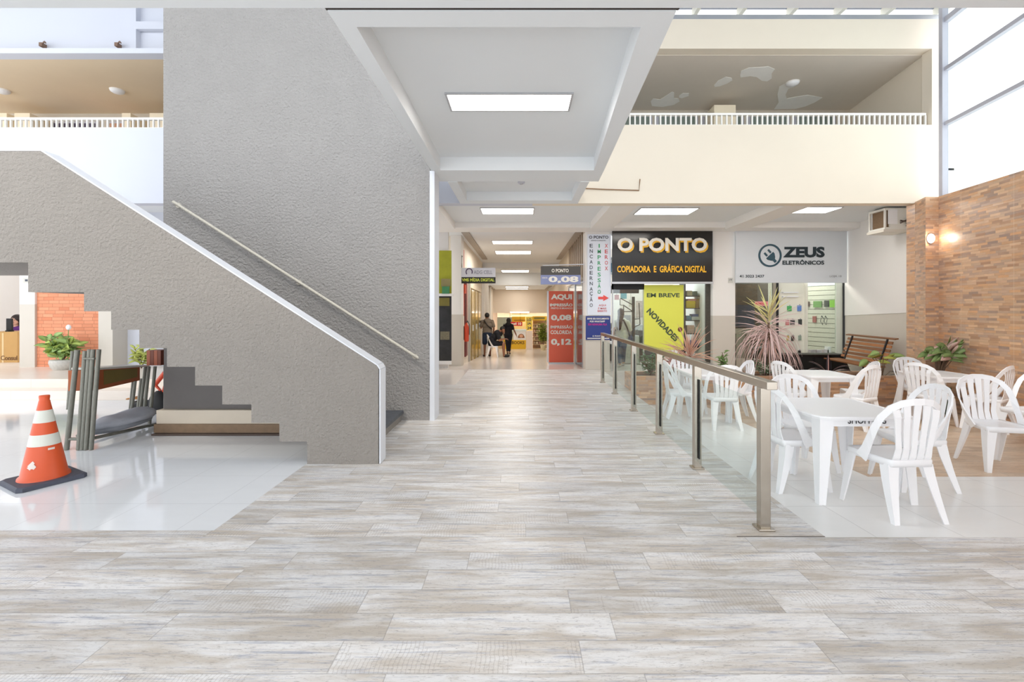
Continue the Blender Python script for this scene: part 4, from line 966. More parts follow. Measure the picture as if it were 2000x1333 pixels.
def bush(x, y, rx, rz, n, W, L, m, label, name='shrub', z0=0.24, cat='plant', dr=0.8, m2=None):
    t = thing(name, label, cat, (x, y, z0))
    st_ = MB(); b = MB(); b2 = MB()
    for i in range(max(5, n//14)):
        a = rnd.uniform(0, 6.28); r_ = rx*rnd.uniform(.3, .9); zt_ = z0+rz*rnd.uniform(.5, 1)
        tip = Vector((x+r_*math.cos(a), y+r_*math.sin(a)*0.6, zt_)); st_.tube([(x, y, z0-0.02), (Vector((x, y, z0))+tip)/2+Vector((0, 0, rz*.15)), tip], 0.006, 5)
        for j in range(14):
            p = Vector((x, y, z0)).lerp(tip, rnd.uniform(.25, 1.0))+Vector((rnd.uniform(-.05, .05), rnd.uniform(-.05, .05), rnd.uniform(-.02, .08)))
            d = Vector((rnd.uniform(-1, 1), rnd.uniform(-1, 1), rnd.uniform(-.1, .9)))
            (b2 if m2 and rnd.random() < .35 else b).leaf(p, d, L*rnd.uniform(.7, 1.2), W*rnd.uniform(.8, 1.2), dr, 4, 0.15, 0.8, face=(rnd.uniform(-.7, .7), -1, rnd.uniform(0, 1)))
    st_.build('stem', M_BK, t); b.build('foliage', m, t)
    if m2: b2.build('foliage', m2, t)
    return t
bush(pX(1272, 8.45), 8.45, 0.32, 0.45, 240, 0.022, 0.10, mat('grey green small leaf', (122, 150, 112), .6, var=.2, scale=20), 'feathery green shrub behind the glass rail before the copy shop', 'shrub')
bush(pX(1412, 8.5), 8.5, 0.10, 0.52, 70, 0.02, 0.12, M_GN, 'thin upright green plant before the pillar between the shops', 'green_plant')
bush(pX(1496, 8.35), 8.35, 0.36, 0.26, 260, 0.02, 0.06, mat('variegated small leaf', (122, 150, 104), .6, var=.3, scale=30), 'low white-flecked shrub at the foot of the tall dracaena', 'shrub', m2=mat('white variegation', (220, 226, 206), .6))
def calathea(x, y, n, L, label, m, m2, z0=0.24, W=0.09):
    t = thing('striped_plant', label, 'plant', (x, y, z0)); b = MB(); s_ = MB()
    for i in range(n):
        a = math.pi*(i+0.5)/n*1.0; d = Vector((math.cos(a), rnd.uniform(-.5, .3), 0.35+math.sin(a)*0.6))
        b.leaf((x, y, z0), d, L, W, 1.5, 7, 0.12, 0.8); d2 = d+Vector((0, -.02, 0))
        s_.leaf((x, y-0.012, z0+0.03), d, L*0.94, W*0.22, 1.5, 7, 0.1, 0.8)
    b.build('foliage', m, t); s_.build('leaf_stripe', m2, t)
calathea(pX(1617, 8.35), 8.35, 9, 0.44, 'dark-leaved plant with pink stripes below the bench, nearest the rail side', M_DP, M_PKL)
calathea(pX(1530, 8.5), 8.5, 7, 0.34, 'small dark pink-striped plant beside the foot of the tall dracaena', M_DP, M_PKL)
calathea(pX(1768, 8.3), 8.3, 8, 0.30, 'small dark spiky plant between the bench and the brick-look pier', M_DP, M_PKL, W=0.04)
def broad(x, y, specs, label, name, m, m2=None):
    t = thing(name, label, 'plant', (x, y, 0.24)); b = MB(); b2 = MB(); s_ = MB()
    for i, (xx, zz, dx, dz, L, W, k_) in enumerate(specs):
        p = Vector((xx, y+rnd.uniform(-.15, .1), zz)); s_.tube([(x, y, 0.22), (Vector((x, y, 0.24))+p)/2+Vector((0, 0, .08)), p], 0.006, 5)
        (b2 if k_ and m2 else b).leaf(p, Vector((dx, -0.35, dz)), L, W, 0.6, 6, 0.12, 0.75, face=(rnd.uniform(-.4, .4), -1, rnd.uniform(.3, 1)))
    s_.build('stem', M_BK, t); b.build('foliage', m, t)
    if m2: b2.build('foliage', m2, t)
P = lambda a, c: (pX(a, 8.3), pZ(c, 8.3))
sp = []
for a, c, dx, dz, L, W, k_ in [(1720, 690, -1, .1, .26, .10, 0), (1700, 706, -1, -.15, .26, .12, 0), (1712, 698, -.8, .25, .22, .08, 1), (1725, 700, .9, .2, .2, .07, 1), (1745, 697, 1, .25, .26, .09, 0), (1720, 708, .6, .1, .2, .08, 1), (1748, 728, .2, -.9, .2, .14, 0), (1738, 702, .3, .5, .16, .06, 1), (1705, 700, .2, .3, .2, .08, 1)]:
    sp.append((*P(a, c), dx, dz, L, W, k_))
broad(pX(1722, 8.35), 8.35, sp, 'broad-leaved green plant in the planter before the bench end', 'leafy_plant', M_GL, mat('yellow green leaf', (196, 200, 96), .5, var=.15))
sp = []
P = lambda a, c: (pX(a, 7.9), pZ(c, 7.9))
for i in range(44):
    a_ = math.pi*(i+.5)/44; el = rnd.uniform(.1, 1.0)
    sp.append((pX(1838+rnd.uniform(-12, 8), 7.3), pZ(706-rnd.uniform(0, 24), 7.3), math.cos(a_)*1.2, math.sin(a_)*el, rnd.uniform(.30, .44), rnd.uniform(.08, .13), i % 3 == 0))
t = None
broad(6.68, 7.3, sp, 'pot-grown plant with broad green and pink leaves by the brick-look wall', 'cordyline_plant', mat('cordyline green', (176, 206, 130), .45, var=.3, scale=12), mat('cordyline pink', (248, 208, 194), .45, var=.2, scale=12))
pt = thing('plant_pot', 'dark pot holding the pink and green broad-leaved plant by the wall', 'pot', (6.68, 7.3, -0.17))
MB().lathe([(0.11, -0.17), (0.14, 0.05), (0.16, 0.23), (0.165, 0.25), (0.14, 0.25), (0.13, 0.18)], 6.68, 7.3, 20).build('body', M_DG, pt)
# ------------------------------------------------------------ traffic cone
cn = thing('traffic_cone', 'orange traffic cone with two white bands on a dark square base', 'cone', (-4.17, 3.98, 0))
ccx, ccy = -4.17, 3.98
Mc = Matrix.Translation(Vector((ccx, ccy, 0))) @ Matrix.Rotation(R(62), 4, 'Z')
bs = MB(); h = 0.222
pts = [(x_*h, y_*h) for x_, y_ in ((-1, -.86), (-.86, -1), (.86, -1), (1, -.86), (1, .86), (.86, 1), (-.86, 1), (-1, .86))]
vs = []
for z, k in ((0, 1), (0.03, 1), (0.038, 0.94)): vs += [Mc @ Vector((a*k, b*k, z)) for a, b in pts]
fs = [tuple(range(7, -1, -1)), tuple(range(16, 24))]+[(i*8+j, i*8+(j+1) % 8, i*8+8+(j+1) % 8, i*8+8+j) for i in range(2) for j in range(8)]
bs.add(vs, fs).build('base', mat('dark rubber', (84, 88, 102), 0.6, var=0.15, scale=14), cn)
M_ORC = mat('cone orange', (226, 92, 48), 0.42, var=0.06, scale=6)
cone_r = lambda z: 0.150-(z-0.07)*(0.150-0.036)/(0.70-0.07)
prof = [(0.168, 0.036), (0.165, 0.05), (0.150, 0.07)]
for z0, z1, nm, m in ((0.07, 0.32, 'lower_body', M_ORC), (0.32, 0.415, 'reflective_band', None), (0.415, 0.515, 'middle_body', M_ORC), (0.515, 0.62, 'reflective_band', None), (0.62, 0.72, 'upper_body', M_ORC)):
    M_RB = mat('white reflective band', (226, 228, 218), 0.4, var=0.06, scale=12)
    pf = ([(0.170, 0.036), (0.166, 0.055)] if z0 == 0.07 else [])+[(cone_r(z0)+(0.0015 if m is None else 0), z0), (cone_r(z1)+(0.0015 if m is None else 0), z1)]
    if z1 == 0.72: pf = [(cone_r(z0), z0), (0.036, 0.70), (0.033, 0.705), (0.036, 0.735), (0.034, 0.745), (0.02, 0.745)]
    tag(MB().lathe(pf, ccx, ccy, 32).build(nm, m or M_RB, cn), 'white reflective band' if m is None else None)
M_WM = mat('worn white mark', (232, 220, 212), 0.6, var=0)
mk = MB()
for i, (da, z, s_) in enumerate(((0.02, 0.155, 0.02), (0.1, 0.17, 0.028), (0.2, 0.16, 0.022), (0.15, 0.19, 0.016))):
    a = R(-70)+da-0.25; rr = cone_r(z)+0.001
    c_ = Vector((ccx+rr*math.cos(a), ccy+rr*math.sin(a), z)); tv = Vector((-math.sin(a), math.cos(a), 0)); up = Vector((-0.17*math.cos(a), -0.17*math.sin(a), 0.98)); nn = Vector((math.cos(a), math.sin(a), .17))*0.002
    mk.add([c_-tv*s_+nn, c_+tv*s_*.3-up*s_+nn, c_+tv*s_+nn, c_+up*s_*1.2+nn], [(0, 1, 2, 3)])
for i in range(4):
    a = R(-30)+i*0.1; z = 0.292; rr = cone_r(z)+0.001
    c_ = Vector((ccx+rr*math.cos(a), ccy+rr*math.sin(a), z)); tv = Vector((-math.sin(a), math.cos(a), 0)); up = Vector((0, 0, 1)); nn = Vector((math.cos(a), math.sin(a), .17))*0.002; s_ = 0.0055
    mk.add([c_-tv*s_-up*s_*1.6+nn, c_+tv*s_-up*s_*1.6+nn, c_+tv*s_+up*s_*1.6+nn, c_-tv*s_+up*s_*1.6+nn], [(0, 1, 2, 3)])
mk.build('white_marks', M_WM, cn)

# ------------------------------------------------------------ stacked school desks
M_TB = mat('worn grey metal tube', (142, 142, 132), 0.45, 0.35, var=0.2, scale=18)
M_OT = mat('orange brown tray edge', (172, 92, 48), 0.5, var=0.1); M_OL = mat('olive brown tray panel', (128, 110, 54), 0.6, var=0.1)
dk = thing('school_desk', 'old tube-framed desk with an olive and orange book tray, stacked legs upward', 'desk', (-4.6, 5.2, 0))
def T(a, ya, Da, b_, yb, Db, r_=0.019, nm='leg'):
    return MB().tube([px(a, ya, Da), px(b_, yb, Db)], r_, 10).build(nm, M_TB, dk)
DN = 4.84
for xa, xb, ya in ((151, 130, 684), (166, 153.5, 686), (175, 160.5, 683), (182, 168, 683), (193, 178, 683)):
    a = px(xa, ya, DN); b = px(xb, 879, DN); a.y += 0.0
    MB().tube([a, a.lerp(b, .5), b], 0.021 if xa != 151 else 0.024, 10).build('leg', M_TB, dk)
MB().tube([px(142, 686, 5.1), px(133, 800, 5.1)], 0.018, 10).build('leg', M_TB, dk)
MB().tube([px(163, 701, DN-.02), px(185, 701, DN-.02)], 0.012, 8).build('brace', M_TB, dk)
DF = 5.9
for xa, xb, ya, yb in ((284, 272, 716, 818), (291, 280, 716, 822), (303, 292, 716, 828), (276, 268, 740, 816)):
    MB().tube([px(xa, ya, DF), px(xb, yb, DF)], 0.019, 10).build('leg', M_TB, dk)
MB().tube([px(264, 745, 5.6), px(256, 812, 5.6)], 0.017, 10).tube([px(259, 745, 5.75), px(252, 812, 5.75)], 0.012, 8).build('leg', M_TB, dk)
# top board and book tray run along the desk, away from the camera
A, B_ = px(190, 719, 4.93), px(292, 713, 5.86)
ztop = B_.z
zz = lambda x, y: A.z+(B_.z-A.z)*(y-A.y)/(B_.y-A.y)
MB().plan([(A.x, A.y), (B_.x, B_.y), (B_.x-0.34, B_.y+0.02), (A.x-0.30, A.y+0.02)], lambda x, y: zz(x, y)-0.022, zz).build('desk_top', mat('pale grey laminate', (206, 204, 196), 0.35), dk)
def tray(u0, u1, off, th, lo, hi):
    p = A.lerp(B_, u0); r_ = A.lerp(B_, u1)
    return MB().wall((p.x-off, p.y), (r_.x-off, r_.y), th, (p.z-lo[0], r_.z-lo[1]), (p.z-hi, r_.z-hi))
tray(0.03, 0.84, 0.03, 0.26, (0.245, 0.19), 0.023).build('book_tray', M_OT, dk)
tray(0.15, 0.78, 0.026, 0.008, (0.195, 0.145), 0.035).build('tray_panel', M_OL, dk)
# foot bars
MB().tube([px(133, 858, DN), px(182, 858, DN+.02)], 0.016, 8).build('foot_bar', M_TB, dk)
MB().tube([px(180, 857, DN+.02), px(305, 829, 5.85)], 0.02, 8).build('foot_bar', M_TB, dk)
MB().tube([px(150, 852, DN+.3), px(290, 822, 6.0)], 0.016, 8).build('foot_bar', M_TB, dk)
# grey cloth bundle lying on the foot bars
sk = thing('cloth_bundle', 'folded grey cloth sack lying on the foot bars of the desk', 'sack', (-4.4, 5.3, 0.15))
for j, (y0, zz, hh_, mc) in enumerate(((0.0, 0.14, 0.10, (160, 166, 176)), (0.02, 0.20, 0.115, (196, 202, 214)))):
    vs = []; fs = []; n = 16; L = 14
    a = px(178, 846, 5.0); b = px(290, 824, 5.8)
    for i in range(L+1):
        u = i/L; c_ = a.lerp(b, u); prof_ = math.sin(math.pi*min(1, max(0.03, u)))**0.55; z_ = zz
        for k in range(n):
            an = 2*math.pi*k/n; ww = 0.20*prof_; h_ = hh_*prof_*(1+0.25*math.sin(u*9+j)+0.12*math.sin(an*3+u*7))
            vs.append((c_.x+ww*math.cos(an)*0.9+0.03*j, c_.y+ww*math.cos(an)*0.3+y0, z_+max(-.5*hh_, h_*math.sin(an))*0.8))
    for i in range(L):
        for k in range(n): fs.append((i*n+k, i*n+(k+1) % n, (i+1)*n+(k+1) % n, (i+1)*n+k))
    fs += [tuple(range(n-1, -1, -1)), tuple(range(L*n, L*n+n))]
    MB().add(vs, fs, True).build('fold', mat('grey cloth %d' % j, mc, 0.8, var=0.15, scale=8, bump=0.3, bscale=20), sk)
# brown wooden pot on the desk end with yellow-green plant behind
wp = thing('wooden_pot', 'square reddish-brown wooden pot standing on the far end of the desk top', 'pot', (-4.65, 5.78, ztop))
w0 = pX(289, 5.72)
for i in range(4):
    MB().box(w0+i*0.045, w0+i*0.045+0.041, 5.70, 5.85, ztop+0.012, ztop+0.20).build('board', mat('reddish brown wood %d' % (i % 2), ((176, 96, 66), (130, 66, 44))[i % 2], 0.5, var=0.15), wp)
# parked red scooter-like cart behind the stairs wall: orange tubes and black seat
sc_ = thing('push_scooter', 'orange-red and black scooter standing behind the desk, half hidden by the grey wall', 'scooter', (-5.0, 6.75, 0))
Ds = 6.6
M_RED = mat('orange red paint', (226, 84, 52), 0.4, var=0.05)
MB().tube([px(322, 728, Ds), px(303, 752, Ds)], 0.03, 8).build('handlebar', M_RED, sc_)
MB().tube([px(303, 752, Ds), px(318, 768, Ds), px(326, 740, Ds)], 0.022, 8).build('fork', M_RED, sc_)
b = MB().ball(px(312, 792, Ds), 0.19, 10, (0.8, 0.6, 1.15)); b.build('body', M_BLKM, sc_)
MB().ball(px(281, 788, Ds), 0.10, 10, (1.5, 0.7, 0.5)).build('seat', M_BLKM, sc_)
MB().leaf(px(247, 781, Ds), Vector((1, 0, 0.05)), 0.26, 0.12, 0.1, 5, 0.3).build('mudguard', mat('tan orange guard', (206, 138, 66), 0.5), sc_)
MB().lathe([(0.05, -0.03), (0.11, -0.03), (0.11, 0.03), (0.05, 0.03)], 0, 0, 18, True, Matrix.Translation(px(306, 806, Ds)+Vector((0, 0, -0.0))) @ Matrix.Rotation(R(90), 4, 'X')).build('wheel', M_BLKM, sc_)
MB().lathe([(0.05, -0.03), (0.09, -0.03), (0.09, 0.03), (0.05, 0.03)], 0, 0, 18, True, Matrix.Translation(Vector((pX(272, Ds), Ds, 0.09))) @ Matrix.Rotation(R(90), 4, 'X')).build('wheel', M_BLKM, sc_)
MB().tube([Vector((pX(272, Ds), Ds, 0.09)), px(281, 788, Ds)], 0.02, 6).build('strut', M_RED, sc_)
MB().tube([Vector((pX(306, Ds), Ds, 0.0)), px(306, 806, Ds)], 0.05, 8).build('stand', M_BLKM, sc_)

# left landing: plant in white pot, yellow-green bush, box, person
X0 = pX(122, 9.0)
t = thing('plant_pot', 'white speckled pot on the landing before the orange brick wall', 'pot', (X0, 9.0, 0.3))
MB().lathe([(0.13, 0.3), (0.17, 0.34), (0.20, 0.44), (0.19, 0.50), (0.16, 0.50)], X0, 9.0, 18).build('body', mat('speckled white pot', (232, 228, 220), 0.6, var=0.25, scale=18), t)
bush(X0, 9.0, 0.34, 0.40, 340, 0.085, 0.19, M_GL, 'lush green plant with one white bloom in the speckled pot', 'potted_plant', 0.48, m2=mat('bright yellow green leaf', (190, 210, 110), .5))
pf = [o for o in C.objects if o.name.startswith('potted_plant')][0]
MB().tube([(X0+.1, 9.0, 0.6), (X0+.17, 8.95, 1.12)], 0.006, 5).build('flower_stalk', M_GN, pf)
MB().ball((X0+0.17, 8.95, 1.14), 0.045, 8, (1, .8, 1.2)).build('bloom', M_WHT, pf)
bush(pX(276, 9.2), 9.2, 0.26, 0.42, 110, 0.05, 0.16, mat('pale yellow green leaf', (214, 222, 120), .5, var=.15), 'pale yellow-green plant on the landing behind the wooden pot', 'shrub', 0.30)  # pale yellow-green is the leaf's own colour
t = thing('wall_plate', 'small square plate near the top of the white pillar left of the brick wall', 'plate', (pX(51, 9.39), 9.39, 2.0))
rect(MB(), 46, 57, 543, 553, 9.398, 0.012).build('plate', mat('plate grey', (206, 204, 196), 0.5), t)
rect(MB(), 49, 54, 546, 550, 9.384, 0.004).build('number_patch', M_CH1, t)
Dx = 10.2
t = thing('cardboard_box', 'tall brown cardboard appliance box printed Consul', 'box', (pX(10, Dx), Dx, 0.3))
M_KR = mat('kraft cardboard', (198, 156, 96), 0.7, var=0.06)
MB().box(pX(-40, Dx), pX(34, Dx), Dx, Dx+0.7, 0.3, pZ(649, Dx)).build('carton', M_KR, t)
rect(MB(), 4, 7.5, 651, 712, Dx, 0.004).build('tape', mat('box tape', (224, 196, 150), 0.4), t)
letters(t, 'Consul', pX(2, Dx), pX(34, Dx), pZ(704, Dx), pZ(695, Dx), Dx-0.002, mat('box print', (110, 74, 40), 0.6, var=0), 0.02)
t = thing('computer_monitor', 'black monitor standing on the cardboard box beside a person', 'monitor', (pX(18, 10.5), 10.5, pZ(649, 10.3)))
zb = pZ(649, Dx)
MB().box(pX(12, 10.4), pX(22, 10.4), 10.4, 10.44, zb+0.03, zb+0.30).build('screen', M_BLKM, t)
MB().box(pX(14, 10.4), pX(20, 10.4), 10.36, 10.48, zb, zb+0.03).build('foot', M_BLKM, t)

# ------------------------------------------------------------ corridor
# left shop window, fire gear, doors
t = thing('shop_window', 'narrow shop window with lime-green top and dark display, left of the corridor', 'shop window', (-2.0, 11.8, 0))
Dw = 11.8
rect(MB(), 840, 882, 490, 574, Dw, 0.03).build('upper_panel', mat('lime panel', (176, 178, 40), 0.5, var=0.15), t)
rect(MB(), 840, 886, 574, 579, Dw, 0.12).build('sill', M_WHITE, t)
rect(MB(), 840, 882, 579, 705, Dw, 0.03).build('display_panel', mat('dark display', (66, 66, 66), 0.25, var=0.4, scale=4), t)
rect(MB(), 840, 878, 582, 598, Dw-0.032, 0.01).build('blind', mat('olive blind', (128, 118, 44), 0.5, var=0.2), t)
rect(MB(), 840, 882, 705, 712, Dw, 0.05).build('base_sill', M_WHITE, t)
struct('wall_corridor_left', MB().box(-2.6, -1.93, 12.6, 12.75, -0.2, HC).box(-1.94, -1.7, 13.0, 27.5, -1.0, HC), mat('corridor wall', (226, 216, 200), 0.7))
struct('wall_gallery_left', MB().box(-2.8, -1.9, 11.83, 12.0, -0.1, HC), M_WHITE)
tag(rect(MB(), 864, 878, 560, 574, 11.7, 0.05).build('green_box', mat('green pack', (70, 140, 90), .5, var=.1)), 'small green box on the sill of the lime-green shop window', 'box')
tag(rect(MB(), 862, 880, 545, 560, 11.74, 0.03).build('display_card', mat('tan card', (160, 148, 96), .5, var=.2)), 'tan card above the green box in the corner shop window', 'card')
tag(rect(MB(), 860, 878, 648, 664, 11.76, 0.004).build('portrait_sticker', mat('sticker grey', (150, 140, 110), .5, var=.4, scale=20)), 'greyish sticker low on the dark corner shop window', 'sticker')
t = thing('fire_extinguisher', 'red fire extinguisher on the corridor pillar with red marker above', 'fire extinguisher', (-1.6, 13.2, 0.5))
xe = -1.60
MB().lathe([(0.055, 0.55), (0.07, 0.58), (0.07, 0.98), (0.03, 1.06), (0.02, 1.1)], xe, 13.3, 14).build('cylinder', M_RED, t)
MB().tube([(xe, 13.3, 1.1), (xe+.03, 13.25, 1.16), (xe+.09, 13.22, 1.05), (xe+.09, 13.22, 0.75)], 0.012, 6).build('hose', M_BLKM, t)
MB().box(-1.69, -1.665, 13.25, 13.35, 0.6, 1.0).build('bracket', M_BLKM, t)
tag(MB().tube([(-1.66, 13.1, 3.2), (-1.66, 13.1, 2.1), (-1.66, 13.1, 1.3)], 0.02, 8).build('fire_pipe', M_RED), 'thin red pipe running down the corridor pillar', 'pipe')
tag(MB().box(-1.70, -1.60, 13.05, 13.25, 1.95, 2.2).build('fire_alarm_box', M_RED), 'small red box on the corridor wall under the left hanging sign', 'alarm')
t = thing('corridor_doors', 'tall dark red and yellow glazed doors along the left corridor wall', 'doors', (-1.66, 15, 0))
def zc(y): return -0.057*(y-11.3)
MB().box(-1.698, -1.66, 13.6, 14.1, zc(13.6)+.2, 2.35).build('red_panel', mat('dark red panel', (112, 40, 40), .5, var=.1), t)
MB().box(-1.698, -1.655, 14.6, 14.9, zc(14.6), 2.6).build('door_jamb', mat('grey jamb', (170, 166, 158), .5), t)
M_YG = mat('warm yellow glazing', (206, 178, 100), 0.15, var=0.3, scale=2)
for y0 in (15.1, 16.3, 17.5):
    lf = MB().box(-1.698, -1.66, y0, y0+1.1, zc(y0), 2.15).build('door_leaf', M_YG, t)
    MB().box(-1.66, -1.645, y0, y0+0.06, zc(y0), 2.15).build('stile', mat('bronze stile', (120, 100, 66), .4), lf)
    MB().box(-1.66, -1.63, y0+0.55, y0+0.6, 0.75, 0.95).build('handle', M_ALU, lf)
MB().box(-1.698, -1.655, 15.0, 18.7, 2.2, 2.35).build('header', mat('cream header', (226, 214, 190), .5), t)
for y0 in (19.6, 21.6, 23.6): struct('wall_pillar', MB().box(-1.71, -1.58, y0, y0+0.35, -1.0, 3.28), M_WHITE)
# right corridor wall with lattice and dark shop glass
struct('wall_corridor_right', MB().box(1.66, 1.9, 15.4, 27.5, -1.0, HC).box(1.62, 1.9, 11.7, 15.4, 2.25, HC), mat('corridor wall', (226, 216, 200), 0.7))
t = thing('slatted_screen', 'screen of upright brown slats high along the right corridor wall', 'screen', (1.58, 13.5, 2.3))
for i in range(9):
    y0 = 11.9+i*0.40; MB().box(1.59, 1.605, y0, y0+0.08, 2.3, 3.5).build('slat', mat('brown slat', (132, 108, 84), .6, var=.1), t)
MB().box(1.55, 1.61, 11.8, 15.7, 2.26, 2.32).build('rail', mat('pale rail', (214, 206, 192), .5), t)
t = thing('side_shop_front', 'dark glass shop side along the right of the corridor behind the red banner', 'shop front', (1.6, 13, 0))
MB().box(1.60, 1.62, 11.8, 15.3, -0.2, 2.2).build('glass_pane', mat('dark shop glass', (84, 96, 100), 0.12, var=0.25, scale=2), t)
for y0 in (11.75, 13.4, 15.3): MB().box(1.58, 1.63, y0, y0+0.06, -0.2, 2.24).build('mullion', M_ALU, t)
# hanging sign left (ADG CELL / VMS)
Dl = 12.6
t = thing('hanging_sign', 'hanging sign with ADG CELL on white above VMS MÍDIA DIGITAL on black', 'sign', (-1.2, Dl, 2.2))
rect(MB(), 901, 968, 524, 542, Dl, 0.08).build('upper_board', mat('sign pale lilac', (226, 226, 234), .4), t)
rect(MB(), 901, 968, 542, 554, Dl, 0.08).build('lower_board', mat('sign black', (34, 34, 26), .4), t)
letters(t, 'ADG CELL', pX(926, Dl), pX(962, Dl), pZ(536, Dl), pZ(529, Dl), Dl-0.082, mat('grey letter', (132, 132, 146), .5, var=0), 0.0)
letters(t, 'VMS MÍDIA DIGITAL', pX(903, Dl), pX(966, Dl), pZ(550.5, Dl), pZ(543, Dl), Dl-0.082, mat('lime letter', (224, 234, 90), .5, var=0), 0.03)
em = MB()
for a_ in range(-30, 211, 12):
    c0, c1 = (917+7*math.cos(R(a_)), 532-7.5*math.sin(R(a_))), (917+7*math.cos(R(a_+12)), 532-7.5*math.sin(R(a_+12)))
    d0, d1 = (917+5*math.cos(R(a_)), 532-5.5*math.sin(R(a_))), (917+5*math.cos(R(a_+12)), 532-5.5*math.sin(R(a_+12)))
    em.prism([(pX(p[0], Dl), pZ(p[1], Dl)) for p in (c0, c1, d1, d0)], Dl-0.09, Dl-0.081)
em.build('round_emblem', mat('emblem purple grey', (88, 72, 104), .5), t)
MB().tube([px(902, 523, Dl-.04), px(902, 500, Dl-.04), Vector((-1.66, Dl+.3, pZ(500, Dl)))], 0.012, 6).build('hanger', M_BLKM, t)
# hanging sign right
Dr = 11.5
t = thing('hanging_sign', 'hanging price sign with O PONTO on dark grey above 0,08 on blue', 'sign', (0.95, Dr, 2.1))
rect(MB(), 1056, 1133, 521, 538, Dr, 0.08).build('upper_board', mat('sign charcoal', (78, 74, 70), .4), t)
rect(MB(), 1056, 1133, 538, 556, Dr, 0.08).build('lower_board', mat('sign blue grey', (140, 150, 196), .4, var=0.05), t)
letters(t, 'O PONTO', pX(1077, Dr), pX(1110, Dr), pZ(533, Dr), pZ(526, Dr), Dr-0.082, M_SIGNW, 0.03)
letters(t, '0,08', pX(1071, Dr), pX(1129, Dr), pZ(554, Dr), pZ(540.5, Dr), Dr-0.082, M_SIGNW, 0.04)
letters(t, 'XEROX', pX(1058, Dr), pX(1069, Dr), pZ(545, Dr), pZ(542, Dr), Dr-0.082, M_SIGNW, 0.02)
MB().tube([px(1060, 519, Dr-.04), px(1150, 516.5, Dr-.04)], 0.014, 8).tube([px(1133, 552, Dr-.04), px(1150, 550, Dr-.04)], 0.014, 8).build('hanger', M_CAP, t)
# red banner stand
Db = 13.5; zb = zc(13.5)
t = thing('banner_stand', 'tall orange-red price banner AQUI IMPRESSÃO 0,08 COLORIDA 0,12', 'banner', (1.2, Db, zb))
rect(MB(), 1072, 1120, 569, 708, Db, 0.02).build('banner_sheet', mat('banner orange red', (236, 106, 78), 0.5, var=0.02), t)
MB().box(pX(1071, Db), pX(1121, Db), Db-0.06, Db+0.06, zb, zb+0.04).build('foot', M_ALU, t)
MB().box(pX(1068.5, Db), pX(1071.5, Db), Db, Db+0.03, zb+0.04, pZ(569, Db)).build('side_pole', M_ALU, t)
for s_, a, b, c, d, bo in (('AQUI', 1076, 1117, 587, 575, .05), ('IMPRESSÃO', 1074, 1118, 599, 592, .04), ('PRETO E BRANCO', 1076, 1118, 604, 601, .03), ('0,08', 1076, 1116, 628, 615, .05), ('IMPRESSÃO', 1075, 1118, 642, 635, .03), ('COLORIDA', 1075, 1117, 653, 645.5, .03), ('0,12', 1076, 1116, 676, 662, .05)):
    letters(t, s_, pX(a, Db), pX(b, Db), pZ(c, Db), pZ(d, Db), Db-0.022, M_SIGNW, bo)

# ------------------------------------------------------------ shops at the corridor end
De = 27.9
M_YS = mat('kiosk yellow', (236, 190, 40), .5, var=.04)
struct('wall_end_back', MB().box(-2.4, 2.6, 30.6, 30.8, -1.0, 1.3), mat('end wall pinkish', (236, 206, 176), .7))
struct('wall_end_left', MB().box(-2.2, pX(971, De), De, De+0.2, -0.96, 1.25), mat('end wall pinkish', (236, 206, 176), .7))
t = thing('roller_shutter', 'grey-green shutter at the corridor end behind the seated person', 'shutter', (pX(985, De), 28.1, -0.9))
rect(MB(), 970, 1003, 620, 668, 28.2, 0.05).build('slats', tile_mat('shutter slats', 4, 0.09, 0, [(176, 186, 172)], (136, 146, 134), 0.008, 0.5, noise=0.05), t)
rect(MB(), 970, 1003, 668, 684, 28.2, 0.05).build('bottom_panel', mat('shutter panel', (214, 196, 160), .5), t)
k = thing('notebook_kiosk', 'yellow and white kiosk counter lettered NOTEBOOKS at the corridor end', 'kiosk', (pX(1005, De), De, -0.95))
rect(MB(), 983, 1027, 664, 682.5, De, 0.3).build('counter_front', M_YS, k)
rect(MB(), 1003, 1027, 647, 664, De, 0.28).build('logo_panel', M_WHT, k)
rect(MB(), 1001, 1028, 643, 647, De, 0.32).build('counter_top', mat('counter light', (220, 232, 232), .4), k)
letters(k, 'NOTEBOOKS', pX(980, De), pX(1024, De), pZ(672, De), pZ(666, De), De-0.30, mat('kiosk letter', (96, 70, 20), .5, var=0), 0.03)
eb = MB(); c_ = Vector((pX(1018, De), De-0.285, pZ(657, De)))
for r_, dd, mm in ((6.5, 0, 'emblem brown'),):
    pts = [(c_.x+r_*De/F*math.cos(R(a_)), c_.z-3*De/F+r_*De/F*1.25*math.sin(R(a_))) for a_ in range(0, 181, 15)]
    eb.prism(pts, c_.y-0.01, c_.y)
eb.build('emblem', mat('emblem brown', (150, 96, 60), .5), k)
pts = [(c_.x+3.6*De/F*math.cos(R(a_)), c_.z+1*De/F+3*De/F*math.sin(R(a_))) for a_ in range(0, 360, 24)]
MB().prism(pts, c_.y-0.02, c_.y-0.01).build('emblem_center', mat('emblem peach', (232, 180, 150), .5), k)
t = thing('awning_sign', 'yellow sign board above the kiosk, behind the standing woman in black', 'sign', (pX(1012, 28), 28, 0.8))
rect(MB(), 1000, 1026, 619, 629, 28.1, 0.1).build('board', M_YS, t)
rect(MB(), 1004, 1026, 625, 626.5, 27.99, 0.02).build('stripe', mat('sign stripe', (160, 110, 30), .5), t)
t = thing('light_box_sign', 'red lit sign with white script hanging over the kiosk', 'sign', (pX(1006, De), 27.8, 0.4))
rect(MB(), 992, 1020, 629, 637, De-.1, 0.08).build('board', mat('sign red', (206, 40, 46), .4), t)
